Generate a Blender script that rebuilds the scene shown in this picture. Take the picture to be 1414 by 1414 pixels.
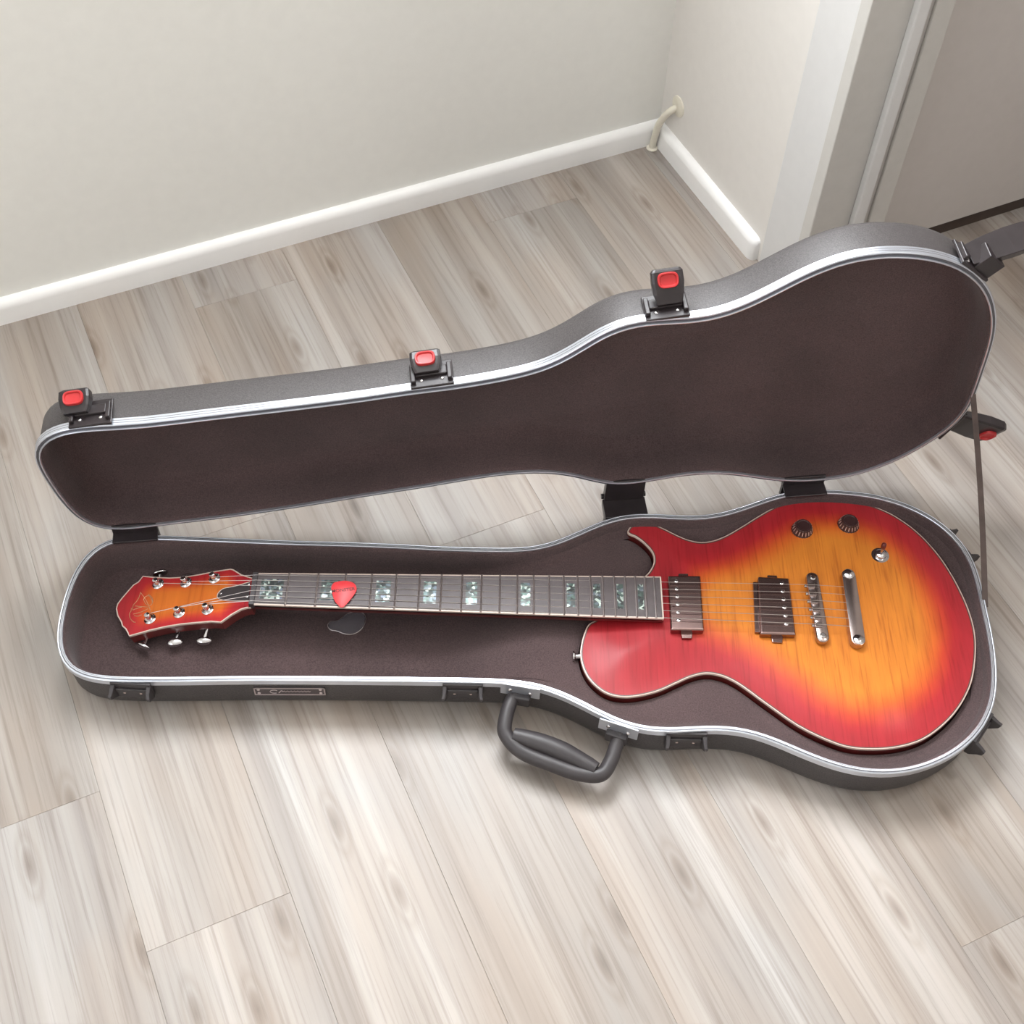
import bpy, bmesh, math, random
from mathutils import Vector, Matrix, geometry
random.seed(4)

# ---------------------------------------------------------------- camera, light, exposure
S = 0.001                                   # all lengths below are millimetres
scene = bpy.context.scene
COL = scene.collection
for o in list(bpy.data.objects):
    bpy.data.objects.remove(o)

cam = bpy.data.cameras.new('camera')
camo = bpy.data.objects.new('camera', cam)
COL.objects.link(camo)
cam.sensor_width = 36.0
cam.lens = 36.0 * 1809.34 / 1414.0
cam.clip_start = 0.02
right = Vector((0.9996494, 0.0096284, 0.0246646))
down = Vector((0.0224739, -0.8010733, -0.5981441))
fwd = Vector((0.0139989, 0.5984888, -0.8010089))
m = Matrix.Identity(4)
for i in range(3):
    m[i][0], m[i][1], m[i][2] = right[i], -down[i], -fwd[i]
m.translation = Vector((0.266925, -0.815575, 1.317132))
camo.matrix_world = m
scene.camera = camo

scene.view_settings.view_transform = 'Standard'
scene.view_settings.look = 'None'
scene.view_settings.gamma = 1.0
scene.view_settings.use_curve_mapping = False
scene.view_settings.exposure = 0.16

world = bpy.data.worlds.new('daylight')
scene.world = world
world.use_nodes = True
world.node_tree.nodes['Background'].inputs[0].default_value = (0.80, 0.88, 1.0, 1)
world.node_tree.nodes['Background'].inputs[1].default_value = 1.0

# room frame: corner of the two visible walls on the floor, wall directions
YAW = 0.4378075
CORNER = Vector((515.99, 923.77, 0))
DB = Vector((math.cos(YAW), math.sin(YAW), 0))          # along the back wall, towards the doorway side
DA = Vector((math.sin(YAW), -math.cos(YAW), 0))         # along the right wall, towards the viewer
def room(s, b, z=0.0):
    return CORNER + DA * s + DB * b + Vector((0, 0, z))

def window_light(name, s, b, z, w, h, direction, power, color):
    l = bpy.data.lights.new(name, 'AREA')
    l.shape = 'RECTANGLE'; l.size = w * S; l.size_y = h * S
    l.energy = power; l.color = color
    o = bpy.data.objects.new(name, l); COL.objects.link(o)
    o.matrix_world = Matrix.Translation(room(s, b, z) * S) @ direction.to_track_quat('-Z', 'Z').to_matrix().to_4x4()
    return o
WIN1 = (-860, -90, 1110, 2250)                # b0, b1, z0, z1 in the back wall
FILL_WIN = (900, 2100, 900, 2060)                # s0, s1, z0, z1 of the added fill window in the left side wall
window_light('daylight_window_back', 12, (WIN1[0] + WIN1[1]) / 2, (WIN1[2] + WIN1[3]) / 2, 770, 1140, DA, 66, (0.94, 0.97, 1.0))
window_light('side_fill_light', (FILL_WIN[0] + FILL_WIN[1]) / 2, -2388, (FILL_WIN[2] + FILL_WIN[3]) / 2, 1200, 1160, DB, 8, (0.96, 0.97, 1.0))  # added fill for the walls, set in an added side window

MEASURED = {
    'yaw': 0.437808,
    'corner': [515.985383,923.767008],
    'hinge_a': [-154.450785,80.903312,59.999998],
    'hinge_d': [0.993052,0.117678,0.0],
    'theta': 1.542853,
    'base': [[-175.1,70.2],[-183.8,66.0],[-191.5,60.3],[-197.9,53.1],[-203.1,44.8],[-207.1,35.5],[-210.0,25.7],[-212.2,15.5],[-213.7,5.1],[-214.7,-5.4],[-215.2,-16.0],[-215.3,-26.5],[-215.0,-37.1],[-214.3,-47.6],[-212.9,-58.0],[-210.8,-68.1],[-207.8,-77.8],[-203.6,-86.9],[-198.1,-95.0],[-191.4,-101.9],[-183.4,-107.3],[-174.5,-111.2],[-164.8,-113.9],[-154.6,-115.4],[-144.2,-116.3],[-133.7,-116.6],[-123.1,-116.7],[-112.5,-116.6],[-101.9,-116.4],[-91.3,-116.2],[-80.7,-115.9],[-70.1,-115.6],[-59.5,-115.2],[-48.9,-114.8],[-38.3,-114.4],[-27.7,-113.9],[-17.1,-113.5],[-6.5,-113.2],[4.1,-112.8],[14.7,-112.5],[25.3,-112.2],[35.9,-112.0],[46.5,-111.8],[57.1,-111.6],[67.7,-111.4],[78.3,-111.3],[88.9,-111.1],[99.5,-110.9],[110.1,-110.8],[120.7,-110.6],[131.4,-110.5],[142.0,-110.4],[152.6,-110.3],[163.2,-110.1],[173.8,-110.0],[184.4,-109.9],[195.0,-109.8],[205.6,-109.7],[216.2,-109.6],[226.8,-109.5],[237.4,-109.5],[248.0,-109.4],[258.6,-109.5],[269.2,-109.6],[279.8,-109.9],[290.4,-110.6],[300.8,-111.6],[311.2,-113.2],[321.4,-115.5],[331.4,-118.6],[341.2,-122.3],[350.8,-126.6],[360.2,-131.4],[369.5,-136.4],[378.7,-141.6],[388.0,-146.6],[397.4,-151.4],[407.0,-155.6],[416.8,-159.1],[426.9,-161.7],[437.1,-163.5],[447.5,-164.3],[457.9,-164.5],[468.4,-164.1],[479.0,-163.3],[489.5,-162.5],[500.1,-161.9],[510.6,-161.6],[521.0,-161.9],[531.4,-162.9],[541.7,-164.7],[551.8,-167.3],[561.7,-170.7],[571.5,-174.6],[581.2,-178.9],[590.7,-183.4],[600.3,-187.9],[610.0,-192.2],[619.7,-196.2],[629.6,-199.8],[639.7,-202.9],[649.9,-205.3],[660.2,-207.1],[670.6,-208.1],[681.1,-208.3],[691.5,-207.8],[701.9,-206.5],[712.2,-204.5],[722.3,-201.7],[732.2,-198.2],[741.8,-194.1],[751.3,-189.5],[760.4,-184.3],[769.2,-178.5],[777.5,-172.2],[785.4,-165.3],[792.7,-157.8],[799.5,-149.8],[805.5,-141.4],[810.9,-132.4],[815.6,-123.1],[819.5,-113.4],[822.7,-103.4],[825.4,-93.3],[827.5,-82.9],[829.2,-72.5],[830.6,-62.0],[831.7,-51.5],[832.4,-40.9],[833.0,-30.4],[833.3,-19.8],[833.5,-9.2],[833.7,1.4],[833.9,12.0],[834.1,22.6],[834.1,33.2],[833.8,43.8],[833.1,54.2],[831.7,64.6],[829.5,74.8],[826.5,84.7],[822.5,94.2],[817.5,103.3],[811.7,111.9],[805.1,119.9],[797.8,127.2],[789.8,133.9],[781.3,140.0],[772.4,145.3],[763.0,150.1],[753.4,154.2],[743.4,157.6],[733.3,160.4],[723.0,162.6],[712.6,164.2],[702.1,165.4],[691.6,166.2],[681.0,166.6],[670.5,166.7],[659.9,166.3],[649.4,165.5],[639.0,164.2],[628.7,162.2],[618.6,159.6],[608.6,156.3],[598.8,152.5],[589.1,148.3],[579.5,144.0],[569.8,139.7],[560.0,135.6],[550.2,131.9],[540.2,128.6],[530.0,126.1],[519.8,124.2],[509.4,123.2],[498.9,122.8],[488.3,122.9],[477.8,123.2],[467.2,123.7],[456.7,123.9],[446.2,123.7],[435.8,122.8],[425.5,121.2],[415.4,118.6],[405.6,115.2],[396.0,111.1],[386.6,106.4],[377.3,101.3],[368.1,96.1],[358.9,90.9],[349.6,86.0],[340.1,81.5],[330.4,77.7],[320.4,74.6],[310.3,72.4],[299.9,71.0],[289.5,70.1],[278.9,69.6],[268.3,69.4],[257.7,69.3],[247.1,69.2],[236.5,69.3],[225.9,69.4],[215.3,69.6],[204.7,69.8],[194.1,70.1],[183.5,70.5],[172.9,70.8],[162.3,71.2],[151.7,71.6],[141.1,71.9],[130.5,72.1],[119.9,72.4],[109.3,72.5],[98.7,72.6],[88.1,72.7],[77.5,72.8],[66.9,72.8],[56.3,72.9],[45.6,72.9],[35.0,73.0],[24.4,73.2],[13.8,73.3],[3.2,73.5],[-7.4,73.7],[-18.0,74.0],[-28.6,74.2],[-39.2,74.4],[-49.8,74.7],[-60.4,74.9],[-71.0,75.2],[-81.6,75.4],[-92.2,75.6],[-102.8,75.8],[-113.4,76.0],[-124.0,76.1],[-134.6,76.0],[-145.1,75.6],[-155.5,74.8],[-165.5,73.1]],
    'lid': [[-174.0,68.5],[-182.7,64.4],[-190.3,58.7],[-196.5,51.6],[-201.4,43.2],[-205.1,33.8],[-207.6,23.9],[-209.4,13.6],[-210.6,3.1],[-211.3,-7.5],[-211.8,-18.1],[-212.0,-28.7],[-212.0,-39.3],[-211.8,-49.8],[-211.2,-60.3],[-210.0,-70.5],[-207.7,-80.2],[-204.1,-89.3],[-199.0,-97.4],[-192.3,-104.2],[-184.4,-109.7],[-175.4,-113.6],[-165.8,-116.0],[-155.7,-117.0],[-145.4,-116.9],[-135.0,-116.0],[-124.5,-114.7],[-114.0,-113.2],[-103.5,-111.9],[-93.0,-110.8],[-82.4,-109.8],[-71.8,-109.1],[-61.2,-108.6],[-50.6,-108.2],[-40.0,-107.8],[-29.3,-107.5],[-18.7,-107.1],[-8.1,-106.8],[2.6,-106.4],[13.2,-106.0],[23.8,-105.6],[34.4,-105.2],[45.0,-104.8],[55.7,-104.4],[66.3,-104.0],[76.9,-103.6],[87.5,-103.2],[98.2,-102.9],[108.8,-102.6],[119.4,-102.3],[130.1,-102.1],[140.7,-102.0],[151.3,-101.9],[161.9,-102.0],[172.6,-102.1],[183.2,-102.2],[193.8,-102.2],[204.4,-102.1],[215.1,-101.9],[225.7,-101.6],[236.3,-101.3],[246.9,-101.1],[257.5,-101.1],[268.2,-101.3],[278.8,-101.7],[289.4,-102.3],[299.9,-103.0],[310.5,-104.1],[320.9,-105.5],[331.2,-107.5],[341.4,-110.1],[351.2,-113.6],[360.7,-117.9],[369.9,-122.9],[378.8,-128.4],[387.6,-134.2],[396.4,-140.0],[405.3,-145.3],[414.6,-149.8],[424.2,-153.3],[434.2,-155.6],[444.4,-156.7],[454.7,-156.8],[465.1,-156.0],[475.6,-154.7],[486.0,-153.4],[496.4,-152.2],[506.9,-151.7],[517.3,-151.9],[527.6,-153.2],[537.7,-155.4],[547.6,-158.6],[557.3,-162.5],[566.8,-167.1],[576.2,-172.0],[585.5,-177.1],[594.8,-182.2],[604.1,-187.3],[613.6,-192.0],[623.2,-196.3],[633.0,-200.0],[643.0,-203.1],[653.2,-205.3],[663.6,-206.6],[674.0,-207.0],[684.5,-206.6],[694.9,-205.5],[705.3,-203.6],[715.5,-201.1],[725.6,-198.1],[735.5,-194.4],[745.1,-190.2],[754.4,-185.4],[763.4,-179.9],[771.9,-173.8],[779.9,-167.0],[787.4,-159.7],[794.3,-151.8],[800.6,-143.5],[806.3,-134.7],[811.4,-125.5],[815.8,-115.9],[819.7,-106.1],[822.9,-96.1],[825.7,-85.9],[827.8,-75.6],[829.4,-65.2],[830.4,-54.6],[831.0,-44.1],[831.2,-33.5],[831.2,-22.9],[831.1,-12.2],[830.9,-1.6],[830.7,9.0],[830.5,19.6],[830.2,30.2],[829.8,40.8],[829.0,51.3],[827.7,61.7],[825.5,71.9],[822.4,81.6],[818.3,90.9],[813.0,99.7],[806.8,108.0],[799.9,115.9],[792.5,123.4],[784.8,130.5],[776.7,137.4],[768.4,143.8],[759.6,149.6],[750.6,154.9],[741.1,159.5],[731.4,163.5],[721.4,166.8],[711.3,169.3],[700.9,171.1],[690.5,172.1],[680.0,172.5],[669.5,172.1],[659.0,171.2],[648.5,169.7],[638.2,167.6],[628.0,164.8],[618.0,161.5],[608.2,157.7],[598.5,153.4],[588.9,148.9],[579.4,144.3],[569.8,139.8],[560.1,135.5],[550.3,131.6],[540.3,128.3],[530.1,125.5],[519.8,123.5],[509.4,122.2],[498.9,121.5],[488.4,121.4],[477.8,121.7],[467.2,122.2],[456.6,122.8],[446.1,123.2],[435.7,123.0],[425.5,122.0],[415.5,119.9],[406.0,116.6],[397.0,112.1],[388.2,106.8],[379.5,101.1],[370.7,95.3],[361.7,89.9],[352.4,85.1],[342.8,81.0],[332.9,77.5],[322.7,74.7],[312.4,72.6],[302.0,71.0],[291.5,69.9],[280.9,69.2],[270.3,68.9],[259.7,68.9],[249.1,69.1],[238.5,69.4],[227.8,69.9],[217.2,70.4],[206.6,70.9],[196.0,71.4],[185.4,71.8],[174.7,72.1],[164.1,72.4],[153.5,72.6],[142.9,72.7],[132.2,72.9],[121.6,73.1],[111.0,73.4],[100.3,73.8],[89.7,74.1],[79.1,74.5],[68.5,74.9],[57.8,75.2],[47.2,75.5],[36.6,75.8],[26.0,76.0],[15.3,76.1],[4.7,76.3],[-5.9,76.3],[-16.6,76.4],[-27.2,76.4],[-37.8,76.3],[-48.4,76.1],[-59.1,75.9],[-69.7,75.5],[-80.3,75.2],[-90.9,74.8],[-101.6,74.4],[-112.2,74.1],[-122.8,73.9],[-133.4,73.8],[-143.9,73.5],[-154.3,72.7],[-164.4,71.2]],
    'body': [[387.9,-18.6],[385.8,-20.2],[383.9,-21.4],[382.2,-22.3],[380.6,-23.2],[379.2,-24.3],[377.9,-25.6],[376.6,-27.4],[375.5,-29.3],[374.6,-31.4],[373.8,-33.6],[373.0,-35.9],[372.2,-38.2],[371.3,-41.1],[370.4,-44.3],[369.6,-47.5],[368.9,-50.8],[368.3,-54.0],[367.9,-57.1],[367.6,-59.8],[367.4,-62.5],[367.4,-65.1],[367.4,-67.7],[367.6,-70.3],[367.9,-73.0],[368.4,-76.0],[369.1,-79.1],[369.9,-82.3],[370.9,-85.3],[372.0,-88.3],[373.2,-91.1],[374.5,-93.7],[376.0,-96.2],[377.6,-98.5],[379.3,-100.8],[381.1,-103.0],[383.0,-105.0],[385.0,-107.0],[387.1,-108.8],[389.2,-110.6],[391.5,-112.2],[393.9,-113.7],[396.3,-114.9],[398.7,-115.9],[401.2,-116.7],[403.8,-117.3],[406.5,-117.8],[409.1,-118.2],[411.8,-118.4],[414.7,-118.5],[417.7,-118.4],[420.7,-118.2],[423.7,-117.8],[426.8,-117.3],[429.9,-116.7],[433.6,-115.9],[437.4,-115.0],[441.3,-113.8],[445.2,-112.6],[449.0,-111.3],[452.8,-109.8],[456.4,-108.2],[460.0,-106.5],[463.6,-104.6],[467.0,-102.7],[470.5,-100.8],[473.8,-99.1],[476.7,-97.6],[479.4,-96.1],[482.1,-94.7],[484.8,-93.3],[487.5,-92.1],[490.3,-90.9],[493.0,-90.0],[495.7,-89.0],[498.4,-88.2],[501.1,-87.5],[503.8,-87.0],[506.5,-86.7],[509.2,-86.7],[511.8,-86.8],[514.5,-87.1],[517.1,-87.6],[519.7,-88.2],[522.3,-88.9],[524.9,-89.7],[527.3,-90.7],[529.7,-91.8],[532.2,-93.1],[534.8,-94.6],[537.6,-96.3],[542.6,-99.9],[548.2,-104.4],[554.1,-109.5],[560.1,-114.9],[566.0,-120.1],[571.7,-125.0],[576.7,-129.2],[581.6,-133.4],[586.4,-137.6],[591.2,-141.6],[596.1,-145.4],[600.9,-149.0],[605.5,-152.0],[610.0,-154.9],[614.6,-157.5],[619.2,-160.1],[623.7,-162.4],[628.2,-164.6],[632.1,-166.4],[635.9,-168.1],[639.7,-169.7],[643.5,-171.2],[647.4,-172.4],[651.3,-173.4],[655.2,-174.2],[659.1,-174.8],[663.0,-175.2],[667.0,-175.4],[671.1,-175.5],[675.3,-175.5],[680.0,-175.5],[684.9,-175.3],[689.9,-174.9],[694.9,-174.4],[699.8,-173.7],[704.7,-172.8],[709.6,-171.7],[714.4,-170.5],[719.2,-169.1],[723.9,-167.5],[728.6,-165.7],[733.2,-163.6],[738.1,-160.9],[743.0,-157.9],[747.8,-154.7],[752.4,-151.2],[757.0,-147.6],[761.3,-144.0],[765.2,-140.5],[769.0,-136.9],[772.7,-133.3],[776.2,-129.5],[779.6,-125.5],[782.9,-121.5],[786.3,-117.1],[789.6,-112.5],[792.7,-107.7],[795.7,-102.9],[798.6,-98.0],[801.1,-93.0],[803.5,-87.8],[805.6,-82.5],[807.6,-77.2],[809.4,-71.7],[811.0,-66.3],[812.6,-61.0],[813.9,-56.0],[815.1,-51.0],[816.2,-46.0],[817.2,-41.1],[818.0,-36.1],[818.6,-31.2],[819.0,-26.7],[819.3,-22.1],[819.4,-17.7],[819.4,-13.2],[819.3,-8.6],[819.0,-4.0],[818.6,1.0],[818.1,6.1],[817.4,11.2],[816.6,16.4],[815.7,21.6],[814.6,26.9],[813.4,32.6],[812.1,38.4],[810.6,44.3],[809.0,50.2],[807.2,55.9],[805.4,61.5],[803.5,66.8],[801.5,72.1],[799.4,77.2],[797.1,82.3],[794.8,87.2],[792.3,92.1],[789.7,96.7],[787.1,101.2],[784.4,105.6],[781.5,109.9],[778.4,114.1],[775.2,118.2],[771.7,122.3],[767.9,126.3],[764.0,130.2],[759.9,133.9],[755.8,137.4],[751.6,140.6],[747.5,143.4],[743.4,145.9],[739.2,148.3],[734.9,150.4],[730.6,152.5],[726.2,154.4],[721.9,156.2],[717.6,157.9],[713.2,159.5],[708.8,160.8],[704.3,162.0],[699.7,163.0],[694.8,163.7],[689.7,164.1],[684.6,164.2],[679.5,164.3],[674.6,164.2],[669.9,164.2],[666.3,164.1],[662.9,164.1],[659.5,164.0],[656.2,163.8],[653.0,163.5],[649.6,163.0],[646.2,162.4],[642.7,161.7],[639.2,160.9],[635.7,159.9],[632.3,158.9],[628.9,157.6],[625.3,156.2],[621.7,154.5],[618.1,152.7],[614.5,150.8],[611.0,148.8],[607.5,146.7],[603.9,144.5],[600.3,142.2],[596.7,139.7],[593.1,137.2],[589.6,134.7],[586.0,132.2],[582.4,129.6],[578.9,126.9],[575.3,124.2],[571.7,121.5],[568.2,118.8],[564.6,116.2],[561.1,113.7],[557.5,111.1],[554.0,108.6],[550.4,106.2],[547.0,104.0],[543.6,102.0],[541.0,100.5],[538.4,99.2],[535.9,97.9],[533.4,96.8],[530.8,95.8],[528.3,95.0],[525.8,94.3],[523.3,93.7],[520.8,93.2],[518.3,92.9],[515.8,92.7],[513.4,92.8],[510.9,93.0],[508.5,93.4],[506.1,93.9],[503.7,94.6],[501.3,95.3],[498.9,96.2],[496.5,97.1],[494.1,98.2],[491.8,99.5],[489.4,100.7],[487.1,102.0],[484.7,103.4],[482.4,104.8],[480.0,106.2],[477.6,107.8],[475.3,109.3],[472.9,110.7],[470.5,112.1],[468.1,113.4],[465.8,114.7],[463.4,115.9],[461.0,117.1],[458.5,118.0],[456.0,118.7],[453.6,119.1],[451.0,119.2],[448.4,119.2],[445.8,119.0],[443.4,118.7],[441.2,118.3],[439.5,117.8],[437.9,117.3],[436.3,116.6],[434.9,115.9],[433.6,115.0],[432.4,114.0],[431.2,112.9],[430.1,111.5],[429.2,110.0],[428.4,108.5],[427.8,107.1],[427.6,105.8],[427.6,105.2],[427.7,104.5],[428.0,103.9],[428.3,103.4],[428.7,102.8],[429.2,102.3],[430.2,101.5],[431.5,100.8],[433.0,100.1],[434.6,99.4],[436.2,98.6],[437.8,97.6],[439.7,96.0],[441.8,94.2],[443.9,92.2],[445.9,90.1],[447.8,87.9],[449.5,85.8],[450.8,84.0],[452.2,82.1],[453.4,80.1],[454.4,78.2],[455.4,76.2],[456.1,74.2],[456.5,72.3],[456.9,70.3],[457.0,68.4],[457.1,66.4],[457.0,64.4],[456.7,62.4],[456.2,60.2],[455.4,57.9],[454.5,55.6],[453.4,53.4],[452.3,51.2],[451.1,49.2],[450.1,47.6],[449.0,46.2],[447.9,44.9],[446.7,43.5],[445.2,41.9],[443.4,40.0]],
    'head': [[-3.9,-22.8,65.1],[-7.6,-22.4,64.2],[-15.1,-24.0,62.5],[-25.0,-29.8,60.2],[-36.2,-38.6,57.6],[-47.9,-36.2,54.9],[-65.9,-35.7,50.8],[-83.9,-35.6,46.6],[-101.7,-36.9,42.5],[-119.4,-39.5,38.4],[-142.7,-44.3,33.0],[-145.4,-40.0,32.4],[-149.0,-34.1,31.6],[-154.2,-29.4,30.4],[-156.5,-23.6,29.9],[-162.7,-14.6,28.4],[-166.5,-4.3,27.5],[-166.1,2.5,27.7],[-162.0,10.5,28.6],[-156.3,19.7,29.9],[-151.6,27.0,31.0],[-146.0,30.7,32.3],[-141.7,38.3,33.3],[-126.8,34.9,36.7],[-107.5,31.4,41.2],[-88.8,30.4,45.5],[-70.5,31.7,49.7],[-52.4,33.6,53.9],[-35.4,34.5,57.8],[-31.5,33.0,58.7],[-20.6,24.5,61.3],[-7.7,18.5,64.2],[-3.5,18.6,65.2]],
    'posts': [[-120.4,23.8,38.2],[-86.5,21.5,46.0],[-52.6,22.9,53.9],[-121.7,-23.7,37.9],[-87.8,-19.5,45.7],[-54.3,-19.3,53.5]],
    'buttons': [[-127.1,-51.9,24.0],[-92.0,-45.7,24.0],[-59.7,-42.3,24.0]],
    'logo': [[[-140.0,15.0,33.7],[-140.9,7.4,33.5],[-143.2,2.0,32.9],[-145.7,-2.1,32.4],[-145.1,-8.4,32.5],[-141.9,-7.6,33.2],[-135.0,-5.9,34.8]],[[-143.2,-3.6,32.9],[-135.1,-5.4,34.8],[-124.8,-7.5,37.2]],[[-139.9,14.3,33.7],[-134.0,6.6,35.1],[-127.8,-3.0,36.5],[-122.6,-13.7,37.7]],[[-130.4,11.2,35.9],[-124.4,5.4,37.3],[-122.6,-1.1,37.7]],[[-143.4,-14.6,32.9],[-135.9,-13.3,34.6],[-131.7,-11.9,35.6],[-126.6,-9.4,36.8]],[[-147.3,-5.7,32.0],[-147.0,-10.1,32.1],[-148.1,-13.1,31.8],[-146.3,-19.5,32.2],[-141.4,-25.1,33.4],[-138.4,-26.3,34.1]],[[-141.8,-16.9,33.3],[-137.2,-18.1,34.3],[-133.0,-16.8,35.3]],[[-134.7,4.1,34.9],[-133.1,7.7,35.3],[-128.8,8.5,36.3],[-123.4,0.2,37.5],[-124.2,-4.7,37.3],[-130.1,-2.7,36.0],[-134.7,4.1,34.9]]],
    'truss': [[-8.6,12.3,64.0],[-26.0,8.6,60.0],[-38.6,7.2,57.1],[-43.9,2.9,55.9],[-45.4,-1.8,55.5],[-43.5,-6.0,56.0],[-34.4,-10.0,58.1],[-23.1,-11.9,60.7],[-6.9,-13.4,64.4]],
    'pickup1': [[470.0,33.2,66.0],[507.6,34.2,66.0],[506.0,-39.4,66.0],[468.8,-39.9,66.0]],
    'pickup2': [[574.5,34.8,66.0],[610.1,33.4,66.0],[608.8,-42.9,66.0],[569.3,-42.8,66.0]],
    'poles1': [[478.9,25.4,67.0],[478.1,-27.3,67.0]],
    'poles2': [[600.9,25.7,67.0],[599.8,-29.3,67.0]],
    'bridge': [[637.7,39.2,67.0],[639.2,-48.6,67.0]],
    'tail': [[680.2,45.1,66.0],[678.4,-53.7,66.0]],
    'knobs': [[636.8,109.7,57.0],[693.6,118.8,57.0]],
    'toggle': [[724.9,74.7,57.0]],
    'toggletip': [[726.4,79.0,72.0]],
    'strapbtn': [[363.2,-67.7,34.0]],
    'pick': [[85.4,-0.8,75.0],[86.4,6.5,75.0],[91.6,9.8,75.0],[101.7,11.0,75.0],[110.6,7.6,75.0],[113.9,-0.1,75.0],[111.1,-8.5,75.0],[102.8,-22.3,75.0],[98.7,-24.8,75.0],[96.1,-22.9,75.0],[90.1,-15.2,75.0]],
    'clear': [[77.0,-12.4,6.0],[80.0,-6.6,6.0],[88.8,-4.7,6.0],[97.1,3.5,6.0],[107.6,7.2,6.0],[116.8,5.5,6.0],[120.6,-1.8,6.0],[118.2,-13.4,6.0],[110.0,-22.0,6.0],[99.4,-23.3,6.0],[88.3,-19.4,6.0],[81.1,-17.9,6.0]],
    'latch': [[-129.9,-114.4],[230.0,-103.2],[476.7,-156.1],[792.6,-163.8],[817.6,100.9]],
    'catch': [[-122.4,-117.0,60.0],[234.3,-109.5,60.0],[474.4,-162.9,60.0],[801.5,-150.4,60.0],[820.0,97.7,60.0]],
    'hinges': [[-151.5,76.4,60.0],[645.8,166.3,60.0],[427.0,123.3,60.0]],
    'handle': [[300.6,-107.0,34.0],[290.3,-120.8,34.0],[284.2,-145.8,34.0],[286.8,-158.9,34.0],[304.1,-175.8,34.0],[337.6,-189.6,34.0],[364.5,-199.1,34.0],[387.7,-200.3,34.0],[398.3,-186.6,34.0],[404.3,-171.0,34.0],[409.5,-157.1,34.0]],
    'plate': [[11.4,-112.6,40.0],[86.7,-110.8,40.0],[90.4,-124.2,40.0],[15.4,-125.9,40.0]],
    'strap': [[834.6,22.2,58.0]],
    'straptop': [813.4,191.3,213.0],
    'saddles': [[629.5,22.8,69.0],[631.5,-30.6,69.0]],
}

hl = bpy.data.lights.new('hall_fill', 'AREA'); hl.shape = 'DISK'; hl.size = 0.3; hl.energy = 9; hl.color = (1.0, 0.97, 0.93)  # fill light added out of view to brighten the hall
hlo = bpy.data.objects.new('hall_fill', hl); COL.objects.link(hlo); hlo.location = room(1150, 800, 2390) * S
# ---------------------------------------------------------------- materials
def new_mat(name):
    mt = bpy.data.materials.new(name); mt.use_nodes = True
    nt = mt.node_tree
    return mt, nt, nt.nodes['Principled BSDF']
def lin(c):
    return tuple(((x / 255.0) / 12.92 if x / 255.0 <= 0.04045 else ((x / 255.0 + 0.055) / 1.055) ** 2.4) for x in c) + (1.0,)
def noise(nt, scale, detail=3.0, coord='Object', stretch=(1, 1, 1), rough=0.5, dist=0.0):
    tc = nt.nodes.new('ShaderNodeTexCoord'); mp = nt.nodes.new('ShaderNodeMapping'); n = nt.nodes.new('ShaderNodeTexNoise')
    mp.inputs['Scale'].default_value = stretch
    nt.links.new(tc.outputs[coord], mp.inputs[0]); nt.links.new(mp.outputs[0], n.inputs['Vector'])
    n.inputs['Scale'].default_value = scale; n.inputs['Detail'].default_value = detail
    n.inputs['Roughness'].default_value = rough; n.inputs['Distortion'].default_value = dist
    return n
def ramp(nt, src, stops):
    r = nt.nodes.new('ShaderNodeValToRGB')
    while len(r.color_ramp.elements) < len(stops): r.color_ramp.elements.new(0.5)
    for e, (p, c) in zip(r.color_ramp.elements, stops): e.position = p; e.color = c
    nt.links.new(src, r.inputs[0]); return r
def bump(nt, bs, src, strength, dist=0.0005):
    b = nt.nodes.new('ShaderNodeBump'); b.inputs['Strength'].default_value = strength; b.inputs['Distance'].default_value = dist
    nt.links.new(src, b.inputs['Height']); nt.links.new(b.outputs[0], bs.inputs['Normal']); return b
def mixc(nt, mode, fac, a, b):
    mx = nt.nodes.new('ShaderNodeMix'); mx.data_type = 'RGBA'; mx.blend_type = mode
    for sock, v in ((0, fac), (6, a), (7, b)):
        if hasattr(v, 'links') or hasattr(v, 'is_linked'): nt.links.new(v, mx.inputs[sock])
        else: mx.inputs[sock].default_value = v
    return mx.outputs[2]
def simple(name, rgb, rough=0.5, metal=0.0, bumpsc=None, bstr=0.2, spec=0.5, coat=0.0, vary=0.06):
    mt, nt, bs = new_mat(name)
    c = lin(rgb)
    n = noise(nt, 60, 3)
    lo = tuple(x * (1 - vary) for x in c[:3]) + (1,); hi = tuple(min(1, x * (1 + vary)) for x in c[:3]) + (1,)
    r = ramp(nt, n.outputs['Fac'], [(0.3, lo), (0.7, hi)])
    nt.links.new(r.outputs[0], bs.inputs['Base Color'])
    bs.inputs['Roughness'].default_value = rough; bs.inputs['Metallic'].default_value = metal
    bs.inputs['Specular IOR Level'].default_value = spec; bs.inputs['Coat Weight'].default_value = coat
    if bumpsc:
        bump(nt, bs, noise(nt, bumpsc, 2).outputs['Fac'], bstr)
    return mt

M = {}
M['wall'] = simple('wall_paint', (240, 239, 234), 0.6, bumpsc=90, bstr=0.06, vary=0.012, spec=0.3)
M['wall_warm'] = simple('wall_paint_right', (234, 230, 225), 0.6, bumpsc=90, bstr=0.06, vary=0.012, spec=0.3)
M['casing'] = simple('casing_paint', (222, 221, 220), 0.5, bumpsc=60, bstr=0.05, vary=0.012)
M['jamb'] = simple('jamb_paint', (206, 203, 198), 0.45, bumpsc=60, bstr=0.05, vary=0.02)
M['hall'] = simple('hall_wall_paint', (208, 202, 198), 0.6, bumpsc=90, bstr=0.06, vary=0.015, spec=0.3)
M['far_wall'] = simple('taupe_far_wall', (176, 170, 164), 0.7, vary=0.02)
M['ceiling'] = simple('ceiling_paint', (235, 234, 230), 0.8, vary=0.01)
M['base'] = simple('baseboard_gloss_white', (252, 251, 250), 0.3, vary=0.01)
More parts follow.
